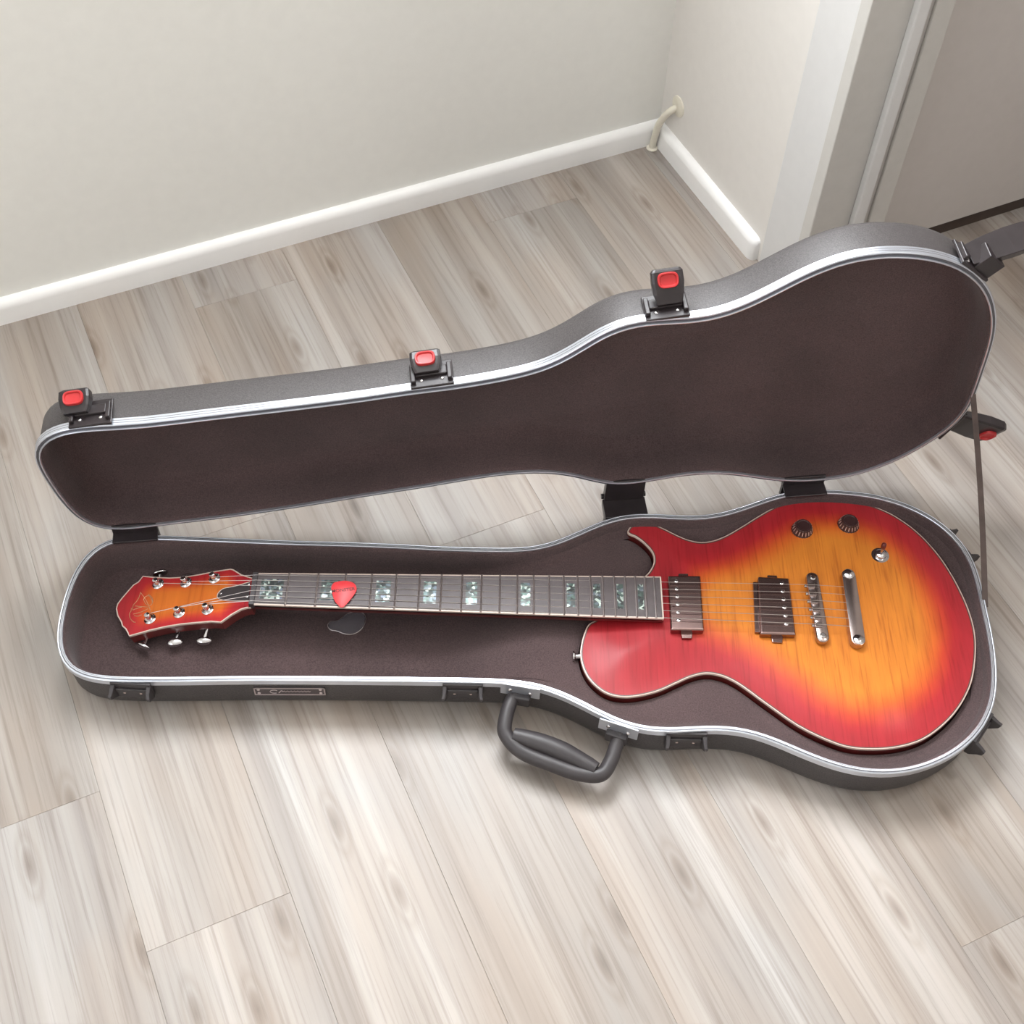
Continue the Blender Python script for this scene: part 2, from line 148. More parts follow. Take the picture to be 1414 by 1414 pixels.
M['shadow_gap'] = simple('shadow_gap', (70, 58, 52), 0.5)
M['floor_sub'] = simple('underlay', (90, 78, 68), 0.8)

def plank_material():
    mt, nt, bs = new_mat('greywashed_oak_laminate')
    tc = nt.nodes.new('ShaderNodeTexCoord'); oi = nt.nodes.new('ShaderNodeObjectInfo')
    mul = nt.nodes.new('ShaderNodeVectorMath'); mul.operation = 'SCALE'
    cv = nt.nodes.new('ShaderNodeCombineXYZ')
    nt.links.new(oi.outputs['Random'], cv.inputs[0]); nt.links.new(oi.outputs['Random'], cv.inputs[1]); nt.links.new(oi.outputs['Random'], cv.inputs[2])
    nt.links.new(cv.outputs[0], mul.inputs[0]); mul.inputs['Scale'].default_value = 37.0
    add = nt.nodes.new('ShaderNodeVectorMath'); nt.links.new(tc.outputs['Object'], add.inputs[0]); nt.links.new(mul.outputs[0], add.inputs[1])
    def nz(st, sc, det, rough=0.55, dist=0.0):
        mp = nt.nodes.new('ShaderNodeMapping'); mp.inputs['Scale'].default_value = st
        nt.links.new(add.outputs[0], mp.inputs[0])
        n = nt.nodes.new('ShaderNodeTexNoise'); nt.links.new(mp.outputs[0], n.inputs['Vector'])
        n.inputs['Scale'].default_value = sc; n.inputs['Detail'].default_value = det; n.inputs['Roughness'].default_value = rough; n.inputs['Distortion'].default_value = dist
        return n.outputs['Fac']
    broad = nz((0.55, 15, 1), 1.6, 3, 0.5, 0.2)
    fine = nz((2.2, 95, 1), 2.0, 4, 0.65, 0.15)
    blot = nz((2.5, 7, 1), 1.4, 2, 0.5, 0.4)
    c = ramp(nt, broad, [(0.28, lin((140, 125, 113))), (0.42, lin((168, 155, 144))), (0.55, lin((183, 173, 164))), (0.70, lin((208, 202, 197)))]).outputs[0]
    c2 = ramp(nt, blot, [(0.35, lin((170, 173, 177))), (0.65, lin((182, 171, 163)))]).outputs[0]
    c = mixc(nt, 'MIX', 0.40, c, c2)
    g = ramp(nt, fine, [(0.30, (0.62, 0.58, 0.55, 1)), (0.50, (0.97, 0.97, 0.97, 1)), (0.75, (1.05, 1.04, 1.03, 1))]).outputs[0]
    c = mixc(nt, 'MULTIPLY', 0.72, c, g)
    # knots: sparse dark ovals with rings
    mp = nt.nodes.new('ShaderNodeMapping'); mp.inputs['Scale'].default_value = (4.2, 15, 1)
    nt.links.new(add.outputs[0], mp.inputs[0])
    v = nt.nodes.new('ShaderNodeTexVoronoi'); v.inputs['Scale'].default_value = 0.9; v.voronoi_dimensions = '2D'
    nt.links.new(mp.outputs[0], v.inputs['Vector'])
    k = ramp(nt, v.outputs['Distance'], [(0.0, (0.48, 0.42, 0.38, 1)), (0.06, (0.70, 0.65, 0.61, 1)), (0.10, (0.95, 0.94, 0.93, 1)), (0.14, (0.86, 0.83, 0.80, 1)), (0.19, (1, 1, 1, 1))]).outputs[0]
    c = mixc(nt, 'MULTIPLY', 0.8, c, k)
    # each board a slightly different tone
    tone = ramp(nt, oi.outputs['Random'], [(0.0, (0.71, 0.69, 0.665, 1)), (0.5, (0.81, 0.79, 0.768, 1)), (1.0, (0.87, 0.865, 0.86, 1))]).outputs[0]
    c = mixc(nt, 'MULTIPLY', 1.0, c, tone)
    nt.links.new(c, bs.inputs['Base Color'])
    bs.inputs['Roughness'].default_value = 0.42
    bump(nt, bs, fine, 0.12, 0.0004)
    return mt
M['plank'] = plank_material()

def abs_material():
    mt, nt, bs = new_mat('pebbled_black_plastic')
    bs.inputs['Base Color'].default_value = lin((52, 50, 52))
    bs.inputs['Roughness'].default_value = 0.5
    n = noise(nt, 650, 2); bump(nt, bs, n.outputs['Fac'], 0.45, 0.0007)
    r = ramp(nt, noise(nt, 700, 2).outputs['Fac'], [(0.3, lin((58, 54, 55))), (0.7, lin((82, 78, 78)))])
    nt.links.new(r.outputs[0], bs.inputs['Base Color'])
    return mt
M['shell'] = abs_material()
def plush(name, a, b, sheen=0.35):
    mt, nt, bs = new_mat(name)
    r = ramp(nt, noise(nt, 700, 3).outputs['Fac'], [(0.3, lin(a)), (0.7, lin(b))])
    r2 = ramp(nt, noise(nt, 9, 3).outputs['Fac'], [(0.35, (0.86, 0.86, 0.86, 1)), (0.65, (1.1, 1.08, 1.08, 1))])
    nt.links.new(mixc(nt, 'MULTIPLY', 1.0, r.outputs[0], r2.outputs[0]), bs.inputs['Base Color'])
    bs.inputs['Roughness'].default_value = 1.0; bs.inputs['Specular IOR Level'].default_value = 0.1
    bs.inputs['Sheen Weight'].default_value = sheen; bs.inputs['Sheen Roughness'].default_value = 0.6
    bump(nt, bs, noise(nt, 900, 2).outputs['Fac'], 0.6, 0.0008)
    return mt
M['plush'] = plush('black_plush', (68, 55, 56), (92, 76, 76), 0.15)  # lining colours lifted to carry the lens haze over the blacks
M['alu'] = simple('brushed_aluminium', (214, 219, 229), 0.30, 0.85, bumpsc=500, bstr=0.05, vary=0.03)
M['alu_dark'] = simple('aluminium_groove', (104, 104, 110), 0.4, 0.7)
M['black'] = simple('black_hardware', (44, 38, 40), 0.32, bumpsc=200, bstr=0.05, vary=0.15)
M['black_soft'] = simple('black_moulded_plastic', (58, 54, 56), 0.45, vary=0.12)
M['red'] = simple('red_latch_plastic', (188, 48, 50), 0.38, vary=0.05, bumpsc=150, bstr=0.03)
M['chrome'] = simple('chrome', (206, 204, 206), 0.13, 1.0, vary=0.02)
M['nickel'] = simple('smoked_nickel', (186, 172, 168), 0.22, 1.0, vary=0.05)
M['cover'] = simple('dark_nickel_cover', (148, 124, 120), 0.24, 1.0, vary=0.05, bumpsc=40, bstr=0.02)
M['binding'] = simple('cream_binding', (204, 186, 174), 0.35, coat=0.4, vary=0.03)
M['binding_line'] = simple('dark_purfling', (96, 62, 58), 0.35, vary=0.1)
M['wood_side'] = simple('dark_cherry_mahogany', (96, 32, 30), 0.28, coat=0.5, vary=0.2, bumpsc=30, bstr=0.02)
M['board'] = simple('rosewood_board', (84, 75, 76), 0.42, vary=0.14, bumpsc=260, bstr=0.10)
M['fret'] = simple('fret_nickel', (206, 196, 194), 0.3, 1.0, vary=0.02)
M['string'] = simple('string_steel', (214, 206, 202), 0.32, 1.0, vary=0.02)
M['nut'] = simple('black_nut', (62, 56, 58), 0.35)
M['pick_red'] = simple('red_celluloid', (222, 62, 68), 0.4, vary=0.03)
M['ink'] = simple('dark_print', (96, 26, 28), 0.5)
M['gold'] = simple('pale_inlay', (200, 150, 112), 0.3, 0.3, vary=0.25)
M['strap'] = simple('brown_black_webbing', (84, 72, 68), 0.9, vary=0.15, bumpsc=900, bstr=0.5)
M['knob'] = simple('black_speed_knob', (58, 36, 36), 0.3, coat=0.3, vary=0.1)
M['tick'] = simple('pale_knob_marks', (190, 160, 150), 0.5)
M['pipe'] = simple('painted_pipe', (232, 226, 210), 0.4, vary=0.04, bumpsc=60, bstr=0.1)
M['plate'] = simple('etched_plate', (96, 88, 90), 0.4, 0.6)
M['plate_edge'] = simple('plate_silver', (208, 196, 196), 0.35, 0.7)

def clear_mat():
    mt, nt, bs = new_mat('clear_smoky_plastic')
    bs.inputs['Base Color'].default_value = lin((150, 150, 160)); bs.inputs['Roughness'].default_value = 0.12; n = 0
    bs.inputs['Alpha'].default_value = 0.18
    return mt
M['clear'] = clear_mat()
def glass_mat():
    mt, nt, bs = new_mat('window_glass')
    bs.inputs['Transmission Weight'].default_value = 1.0; bs.inputs['Roughness'].default_value = 0.0; bs.inputs['IOR'].default_value = 1.45
    return mt
M['glass'] = glass_mat()

def burst_mat(name, stripe):
    mt, nt, bs = new_mat(name)
    at = nt.nodes.new('ShaderNodeAttribute'); at.attribute_name = 'burst'
    wob = noise(nt, 30, 3)
    mth = nt.nodes.new('ShaderNodeMath'); mth.operation = 'MULTIPLY_ADD'
    nt.links.new(wob.outputs['Fac'], mth.inputs[0]); mth.inputs[1].default_value = 0.10
    sub = nt.nodes.new('ShaderNodeMath'); sub.operation = 'SUBTRACT'; nt.links.new(at.outputs['Fac'], sub.inputs[0]); sub.inputs[1].default_value = 0.05
    nt.links.new(sub.outputs[0], mth.inputs[2])
    c = ramp(nt, mth.outputs[0], [(0.04, lin((165, 34, 44))), (0.18, lin((176, 38, 44))), (0.38, lin((194, 64, 40))), (0.60, lin((207, 98, 38))), (0.90, lin((212, 127, 42)))]).outputs[0]
    f1 = noise(nt, 1.0, 4, 'Object', (stripe, stripe * 0.04, 1), 0.6, 0.3)
    g = ramp(nt, f1.outputs['Fac'], [(0.33, (0.66, 0.50, 0.42, 1)), (0.47, (0.96, 0.94, 0.92, 1)), (0.7, (1.04, 1.04, 1.0, 1))]).outputs[0]
    c = mixc(nt, 'MULTIPLY', 0.7, c, g)
    f2 = noise(nt, 1.0, 2, 'Object', (stripe * 0.25, stripe * 0.04, 1), 0.5, 0.2)
    g2 = ramp(nt, f2.outputs['Fac'], [(0.35, (0.88, 0.84, 0.80, 1)), (0.6, (1.03, 1.03, 1.0, 1))]).outputs[0]
    c = mixc(nt, 'MULTIPLY', 0.8, c, g2)
    nt.links.new(c, bs.inputs['Base Color'])
    bs.inputs['Roughness'].default_value = 0.5
    bs.inputs['Specular IOR Level'].default_value = 0.3
    bs.inputs['Coat Weight'].default_value = 0.12; bs.inputs['Coat Roughness'].default_value = 0.22
    return mt
M['burst'] = burst_mat('cherry_sunburst_flame_maple', 330)
M['burst_head'] = burst_mat('cherry_sunburst_headstock', 130)

def abalone():
    mt, nt, bs = new_mat('abalone_inlay')
    tc = nt.nodes.new('ShaderNodeTexCoord'); v = nt.nodes.new('ShaderNodeTexVoronoi')
    nt.links.new(tc.outputs['Object'], v.inputs['Vector']); v.inputs['Scale'].default_value = 300
    sp = nt.nodes.new('ShaderNodeSeparateColor'); nt.links.new(v.outputs['Color'], sp.inputs[0])
    c = ramp(nt, sp.outputs[0], [(0.0, lin((70, 72, 72))), (0.40, lin((96, 102, 100))), (0.60, lin((112, 134, 126))), (0.78, lin((124, 130, 146))), (0.93, lin((216, 232, 220)))]).outputs[0]
    nt.links.new(c, bs.inputs['Base Color']); bs.inputs['Metallic'].default_value = 0.6; bs.inputs['Roughness'].default_value = 0.22
    nm = nt.nodes.new('ShaderNodeBump'); nm.inputs['Strength'].default_value = 0.3; nm.inputs['Distance'].default_value = 0.0008
    nt.links.new(sp.outputs[1], nm.inputs['Height']); nt.links.new(nm.outputs[0], bs.inputs['Normal'])
    return mt
M['abalone'] = abalone()

# ---------------------------------------------------------------- mesh helpers (millimetres)
class MB:
    def __init__(self): self.v = []; self.f = []; self.attr = None
    def add(self, vs, fs):
        k = len(self.v); self.v += [Vector(p) for p in vs]; self.f += [tuple(i + k for i in f) for f in fs]; return self
    def box(self, c, ax, ay, az):           # centre and three half-axis vectors
        c, ax, ay, az = map(Vector, (c, ax, ay, az)); vs = []
        for i in (-1, 1):
            for j in (-1, 1):
                for k in (-1, 1): vs.append(c + ax * i + ay * j + az * k)
        fs = [(0, 1, 3, 2), (4, 6, 7, 5), (0, 4, 5, 1), (2, 3, 7, 6), (0, 2, 6, 4), (1, 5, 7, 3)]
        if ax.cross(ay).dot(az) < 0: fs = [f[::-1] for f in fs]
        return self.add(vs, fs)
    def aabox(self, x0, x1, y0, y1, z0, z1):
        return self.box(((x0 + x1) / 2, (y0 + y1) / 2, (z0 + z1) / 2), ((x1 - x0) / 2, 0, 0), (0, (y1 - y0) / 2, 0), (0, 0, (z1 - z0) / 2))
    def loops(self, loops, closed=True, cap0=False, cap1=False):
        k = len(self.v); n = len(loops[0])
        for l in loops: self.v += [Vector(p) for p in l]
        for a in range(len(loops) - 1):
            for i in range(n if closed else n - 1):
                j = (i + 1) % n
                self.f.append((k + a * n + i, k + a * n + j, k + (a + 1) * n + j, k + (a + 1) * n + i))
        for flag, row, rev in ((cap0, 0, True), (cap1, len(loops) - 1, False)):
            if flag:
                pts = [Vector(p) for p in loops[row]]
                for t in geometry.tessellate_polygon([pts]):
                    t = [k + row * n + i for i in t]
                    self.f.append(tuple(t))
        return self
    def tube(self, path, r, n=8, cap=True):
        path = [Vector(p) for p in path]; rs = r if isinstance(r, (list, tuple)) else [r] * len(path)
        loops = []; up = None
        for i, p in enumerate(path):
            t = (path[min(i + 1, len(path) - 1)] - path[max(i - 1, 0)]).normalized()
            if up is None: up = t.orthogonal().normalized()
            up = (up - t * up.dot(t)).normalized(); s = t.cross(up)
            loops.append([p + (up * math.cos(2 * math.pi * k / n) + s * math.sin(2 * math.pi * k / n)) * rs[i] for k in range(n)])
        return self.loops(loops, True, cap, cap)
    def lathe(self, c, axis, prof, n=20):    # prof: (radius, height)
        c = Vector(c); axis = Vector(axis).normalized(); u = axis.orthogonal().normalized(); w = axis.cross(u)
        return self.loops([[c + axis * h + (u * math.cos(2 * math.pi * k / n) + w * math.sin(2 * math.pi * k / n)) * r for k in range(n)] for r, h in prof], True, True, True)
    def prism(self, poly, z0, z1):           # poly: (x, y) or (x, y, z): vertical extrusion
        lo = [Vector((p[0], p[1], z0)) for p in poly]; hi = [Vector((p[0], p[1], z1)) for p in poly]
        return self.loops([lo, hi], True, True, True)
    def ellipsoid(self, c, ax, ay, az, n=14, m_=9):
        c, ax, ay, az = map(Vector, (c, ax, ay, az)); loops = []
        for i in range(m_ + 1):
            th = 0.02 + (math.pi - 0.04) * i / m_
            loops.append([c + az * math.cos(th) + (ax * math.cos(2 * math.pi * k / n) + ay * math.sin(2 * math.pi * k / n)) * math.sin(th) for k in range(n)])
        return self.loops(loops, True, True, True)
    def xf(self, mat): self.v = [mat @ p for p in self.v]; return self

def obj(name, mb, mat, parent=None, smooth=False, bevel=0.0, origin=None):
    org = Vector(origin) if origin is not None else (Vector(parent['org']) if parent is not None and 'org' in parent else Vector((0, 0, 0)))
    me = bpy.data.meshes.new(name)
    me.from_pydata([tuple((p - org) * S) for p in mb.v], [], mb.f)
    bm = bmesh.new(); bm.from_mesh(me); bmesh.ops.remove_doubles(bm, verts=bm.verts, dist=1e-7); bmesh.ops.recalc_face_normals(bm, faces=bm.faces); bm.to_mesh(me); bm.free()
    mats = mat if isinstance(mat, list) else [mat]
    for x in mats: me.materials.append(M[x])
    if smooth:
        me.polygons.foreach_set('use_smooth', [True] * len(me.polygons))
        me.set_sharp_from_angle(angle=math.radians(40))
    o = bpy.data.objects.new(name, me); COL.objects.link(o)
    o['org'] = list(org)
    if parent is not None: o.parent = parent
    else: o.location = org * S
    if bevel:
        b = o.modifiers.new('edge', 'BEVEL'); b.width = bevel * S; b.segments = 2; b.limit_method = 'ANGLE'; b.angle_limit = math.radians(50)
    return o
def thing(name, label, cat, loc, group=None):
    o = bpy.data.objects.new(name, None); COL.objects.link(o); o.empty_display_size = 0.05
    o.location = Vector(loc) * S; o['org'] = list(loc); o['label'] = label; o['category'] = cat
    if group: o['group'] = group
    return o
def tag(o, label, cat): o['label'] = label; o['category'] = cat; return o
def struct(o): o['kind'] = 'structure'; return o
def normals2(P, closed=True):
    n = len(P); out = []
    for i in range(n):
        a = P[(i - 1) % n] if closed or i > 0 else P[i]; b = P[(i + 1) % n] if closed or i < n - 1 else P[i]
        tx, ty = b[0] - a[0], b[1] - a[1]; l = math.hypot(tx, ty) or 1
        out.append((ty / l, -tx / l))        # outward for a counter-clockwise outline
    return out
def sweep(mb, P, prof, closed=True, cap=False, close_prof=False):
    N = normals2(P, closed); loops = [[(p[0] + n[0] * o, p[1] + n[1] * o, z) for p, n in zip(P, N)] for o, z in prof]
    if close_prof: loops.append(loops[0])
    return mb.loops(loops, closed, False, cap)
def dist_poly(x, y, P):
    best = 1e9; n = len(P)
    for i in range(n):
        ax, ay = P[i][0], P[i][1]; bx, by = P[(i + 1) % n][0], P[(i + 1) % n][1]
        dx, dy = bx - ax, by - ay; t = max(0, min(1, ((x - ax) * dx + (y - ay) * dy) / (dx * dx + dy * dy + 1e-9)))
        d = (x - ax - t * dx) ** 2 + (y - ay - t * dy) ** 2
        if d < best: best = d
    return math.sqrt(best)
def inside(x, y, P):
    c = False; n = len(P); j = n - 1
    for i in range(n):
        if (P[i][1] > y) != (P[j][1] > y) and x < (P[j][0] - P[i][0]) * (y - P[i][1]) / (P[j][1] - P[i][1]) + P[i][0]: c = not c
        j = i
    return c
def sstep(a, b, x):
    t = max(0.0, min(1.0, (x - a) / (b - a))); return t * t * (3 - 2 * t)

# ---------------------------------------------------------------- the room
def rbox(mb, s0, s1, b0, b1, z0, z1):
    return mb.box(room((s0 + s1) / 2, (b0 + b1) / 2, (z0 + z1) / 2), DA * (s1 - s0) / 2, DB * (b1 - b0) / 2, (0, 0, (z1 - z0) / 2))
H = 2420
floor = struct(obj('floor', rbox(MB(), -150, 2700, -2500, 1500, -30, -9), 'floor_sub', origin=room(0, 0, -9)))
# laminate planks 150 mm wide, butt joints where the photograph shows them
PER = 1190.0
joints = {-1: 600, 0: 560, 1: 81, 2: 520, 3: 600, 4: 85, 5: 470, 6: 941, 7: 752}
zrot = math.atan2(DA.y, DA.x)
def plank(s0, s1, b0, b1):
    g = 0.06
    L = s1 - s0 - 2 * g; W = b1 - b0 - 2 * g
    mb = MB(); e = 0.28
    g_ = 0
    mb.loops([[(0, 0, -9), (L, 0, -9), (L, W, -9), (0, W, -9)], [(0, 0, -e), (L, 0, -e), (L, W, -e), (0, W, -e)],
              [(e, e, 0), (L - e, e, 0), (L - e, W - e, 0), (e, W - e, 0)]], True, True, True)
    me = bpy.data.meshes.new('plank'); me.from_pydata([tuple(v * S) for v in mb.v], [], mb.f); me.materials.append(M['plank'])
    bm = bmesh.new(); bm.from_mesh(me); bmesh.ops.recalc_face_normals(bm, faces=bm.faces); bm.to_mesh(me); bm.free()
    o = bpy.data.objects.new('plank', me); COL.objects.link(o); o.parent = floor
    o.matrix_basis = Matrix.Translation((room(s0 + g, b0 + g, 0) - Vector(floor['org'])) * S) @ Matrix.Rotation(zrot, 4, 'Z')
for k in range(-10, 16):
    b1 = -34.5 - 150.3 * k; b0 = b1 - 150.3
    j = joints.get(k, random.uniform(0, PER))
    while j > -150: j -= PER
    lo_s = -150 if b1 <= 60 else -150
    while j < 2700:
        s0, s1 = max(j, -150), min(j + PER, 2700)
        if s1 - s0 > 5: plank(s0, s1, b0, b1)
        j += PER
# note: the local y axis of a plank runs along DB because DA x DB points up
# back wall with its window opening above the picture
w = MB()
b0, b1, z0, z1 = WIN1
rbox(w, -120, 0, -2400, b0, 0, H); rbox(w, -120, 0, b1, 0, 0, H); rbox(w, -120, 0, b0, b1, 0, z0); rbox(w, -120, 0, b0, b1, z1, H)
struct(obj('wall_left', w, 'wall'))
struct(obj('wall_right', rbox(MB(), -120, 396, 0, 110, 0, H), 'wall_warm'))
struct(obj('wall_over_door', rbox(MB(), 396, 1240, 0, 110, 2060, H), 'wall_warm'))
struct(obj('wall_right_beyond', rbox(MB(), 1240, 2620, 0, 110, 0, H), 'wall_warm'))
s0, s1, z0, z1 = FILL_WIN
w = MB()
rbox(w, -120, s0, -2520, -2400, 0, H); rbox(w, s1, 2620, -2520, -2400, 0, H); rbox(w, s0, s1, -2520, -2400, 0, z0); rbox(w, s0, s1, -2520, -2400, z1, H)
struct(obj('wall_side', w, 'wall'))
struct(obj('wall_front', rbox(MB(), 2620, 2700, -2520, 1500, 0, H), 'far_wall'))
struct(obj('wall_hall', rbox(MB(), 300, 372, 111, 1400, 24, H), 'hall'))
struct(obj('wall_hall_end', rbox(MB(), 300, 2620, 1400, 1500, 0, H), 'hall'))
struct(obj('ceiling', rbox(MB(), -120, 2700, -2520, 1500, H, H + 60), 'ceiling'))
struct(obj('shadow_gap_strip', rbox(MB(), 320, 368, 112, 1398, 0, 24), 'shadow_gap'))      # dark-coloured strip standing in for the shadow gap under the hall wall
def window(name, fn, u0, u1, z0, z1):
    fr = MB(); t = 45
    for (a0, a1, c0, c1) in ((u0, u0 + t, z0, z1), (u1 - t, u1, z0, z1), (u0 + t, u1 - t, z0, z0 + t), (u0 + t, u1 - t, z1 - t, z1), (u0 + t, u1 - t, (z0 + z1) / 2 - 20, (z0 + z1) / 2 + 20)):
        fn(fr, a0, a1, -100, -60, c0, c1)
    f = struct(obj(name, fr, 'base', bevel=2))
    for c0, c1 in ((z0 + t, (z0 + z1) / 2 - 20), ((z0 + z1) / 2 + 20, z1 - t)):
        obj('pane', fn(MB(), u0 + t, u1 - t, -83, -79, c0, c1), 'glass', f)
window('window_1', lambda m_, a0, a1, d0, d1, c0, c1: rbox(m_, d0, d1, a0, a1, c0, c1), *WIN1)
window('fill_window', lambda m_, a0, a1, d0, d1, c0, c1: rbox(m_, a0, a1, -2400 + d0, -2400 + d1, c0, c1), *FILL_WIN)  # unseen window added to go with the side fill light

# baseboards: small rounded moulding
def board_prof(h=38, d=13):
    p = [(0, 0), (d, 0), (d, h - 12)]
    for k in range(1, 7):
        a = math.pi / 2 * k / 6
        p.append((d - 11 + 11 * math.cos(a), h - 12 + 12 * math.sin(a)))
    return p + [(0, h)]
def run(prof, P0, P1, out, round_end=False):
    P0, P1, out = Vector(P0), Vector(P1), Vector(out)
    loops = [[P0 + out * d + Vector((0, 0, z)) for d, z in prof], [P1 + out * d + Vector((0, 0, z)) for d, z in prof]]
    if round_end:
        t = (P1 - P0).normalized()
        loops = [loops[0]] + [[P1 - t * 12 + t * 12 * math.sin(a) + out * d * (0.25 + 0.75 * math.cos(a)) + Vector((0, 0, z * (0.80 + 0.20 * math.cos(a)))) for d, z in prof] for a in (0, 0.5, 0.9, 1.2, 1.5)]
    return MB().loops(loops, True, True, True)
struct(obj('baseboard_left', run(board_prof(), room(0, -2400), room(0, 0), DA), 'base', smooth=True))
struct(obj('baseboard_right', run(board_prof(), room(13.5, 0), room(309, 0), -DB, True), 'base', smooth=True))
struct(obj('baseboard_side', run(board_prof(), room(14, -2400), room(2620, -2400), DB), 'base', smooth=True))
# door frame: flat casing on the room side, jamb lining with a stop, seen end-on beyond the lid
struct(obj('trim_2', rbox(MB(), 322, 400, -7, 0, 0, 2120), 'casing', bevel=2))
struct(obj('trim_3', rbox(MB(), 396, 416, -9, 114, 0, 2060), 'jamb', bevel=1.5))
struct(obj('trim_4', rbox(MB(), 416, 427, 52, 70, 0, 2060), 'casing', bevel=2))
struct(obj('trim_5', rbox(MB(), 416, 421, 84, 113, 0, 2060), 'jamb', bevel=1.5))
struct(obj('trim_6', rbox(MB(), 1216, 1240, -9, 114, 0, 2060), 'jamb', bevel=1.5))
struct(obj('trim_7', rbox(MB(), 396, 1240, -9, 114, 2040, 2060), 'jamb', bevel=1.5))

# heating pipe in the corner
def bez(pts, n=10):
    P = [Vector(p) for p in pts]; P = [P[0] * 2 - P[1]] + P + [P[-1] * 2 - P[-2]]; out = []
    for i in range(1, len(P) - 2):
        for k in range(n):
            t = k / n; a, b, c, d = P[i - 1:i + 3]
            out.append(0.5 * ((2 * b) + (c - a) * t + (2 * a - 5 * b + 4 * c - d) * t * t + (3 * b - a - 3 * c + d) * t ** 3))
    out.append(P[-2]); return out
pp = thing('heating_pipe', 'short white painted pipe bending from round wall plate to floor in room corner', 'pipe', room(24, -24, 0))
obj('pipe', MB().tube(bez([room(44, 0, 88), room(38, -12, 76), room(27, -18, 50), room(22, -20, 22), room(20, -21, 0)]), 5.6, 12), 'pipe', pp, smooth=True)
obj('wall_plate', MB().lathe(room(46, 0, 90), -DB, [(17, 0), (16.5, 1.6), (12, 3.2), (7, 4.2)], 24), 'pipe', pp, smooth=True)
obj('floor_collar', MB().lathe(room(20, -21, 0), (0, 0, 1), [(9, 0), (9, 1.5), (6.4, 3)], 18), 'pipe', pp, smooth=True)

# ---------------------------------------------------------------- the guitar case
BASE = [tuple(p) for p in MEASURED['base']]
LID = [tuple(p) for p in MEASURED['lid']]
HA = Vector(MEASURED['hinge_a']); HD = Vector(MEASURED['hinge_d']).normalized()
OPEN = Matrix.Translation(HA) @ Matrix.Rotation(-MEASURED['theta'], 4, HD) @ Matrix.Translation(-HA)   # closed lid -> open lid
ZR = 60.0
case = thing('guitar_case', 'open black moulded hard case with aluminium edging, lying on the floor, lid standing up', 'instrument case', (310, -40, 0))

def shell(P, up, depth, name, mat):
    # outer skin; z measured from the rim away from it (up = +1 lid in the closed pose, -1 base)
    pr = [(-3.0, 0), (-2.2, 6), (-1.5, 10), (-2.4, depth * 0.45), (-3.2, depth - 12), (-5, depth - 6), (-10, depth - 1.5), (-20, depth)]
    mb = sweep(MB(), P, [(o, ZR + up * z) for o, z in pr], True)
    N = normals2(P); cap = [(p[0] - n[0] * 20, p[1] - n[1] * 20, ZR + up * depth) for p, n in zip(P, N)]
    k = len(mb.v); mb.v += [Vector(c) for c in cap]
    for t in geometry.tessellate_polygon([[Vector((c[0], c[1], 0)) for c in cap]]): mb.f.append(tuple(k + i for i in t))
    if up > 0: mb.xf(OPEN)
    return obj(name, mb, mat, case, smooth=True)
def lining(P, up, depth, name):
    pr = [(-4.5, 0.5), (-6.5, 1.5), (-8.5, 6), (-10.5, depth * 0.5), (-13, depth - 14), (-19, depth - 4), (-27, depth)]
    mb = sweep(MB(), P, [(o, ZR + up * z) for o, z in pr], True)
    N = normals2(P); cap = [(p[0] - n[0] * 27, p[1] - n[1] * 27, ZR + up * depth) for p, n in zip(P, N)]
    k = len(mb.v); mb.v += [Vector(c) for c in cap]
    for t in geometry.tessellate_polygon([[Vector((c[0], c[1], 0)) for c in cap]]): mb.f.append(tuple(k + i for i in t))
    if up > 0: mb.xf(OPEN)
    return obj(name, mb, 'plush', case, smooth=True)
shell(BASE, -1, 59.5, 'base_shell', 'shell')
def floor_z(x): return 12 + 31 * sstep(190, 335, x)
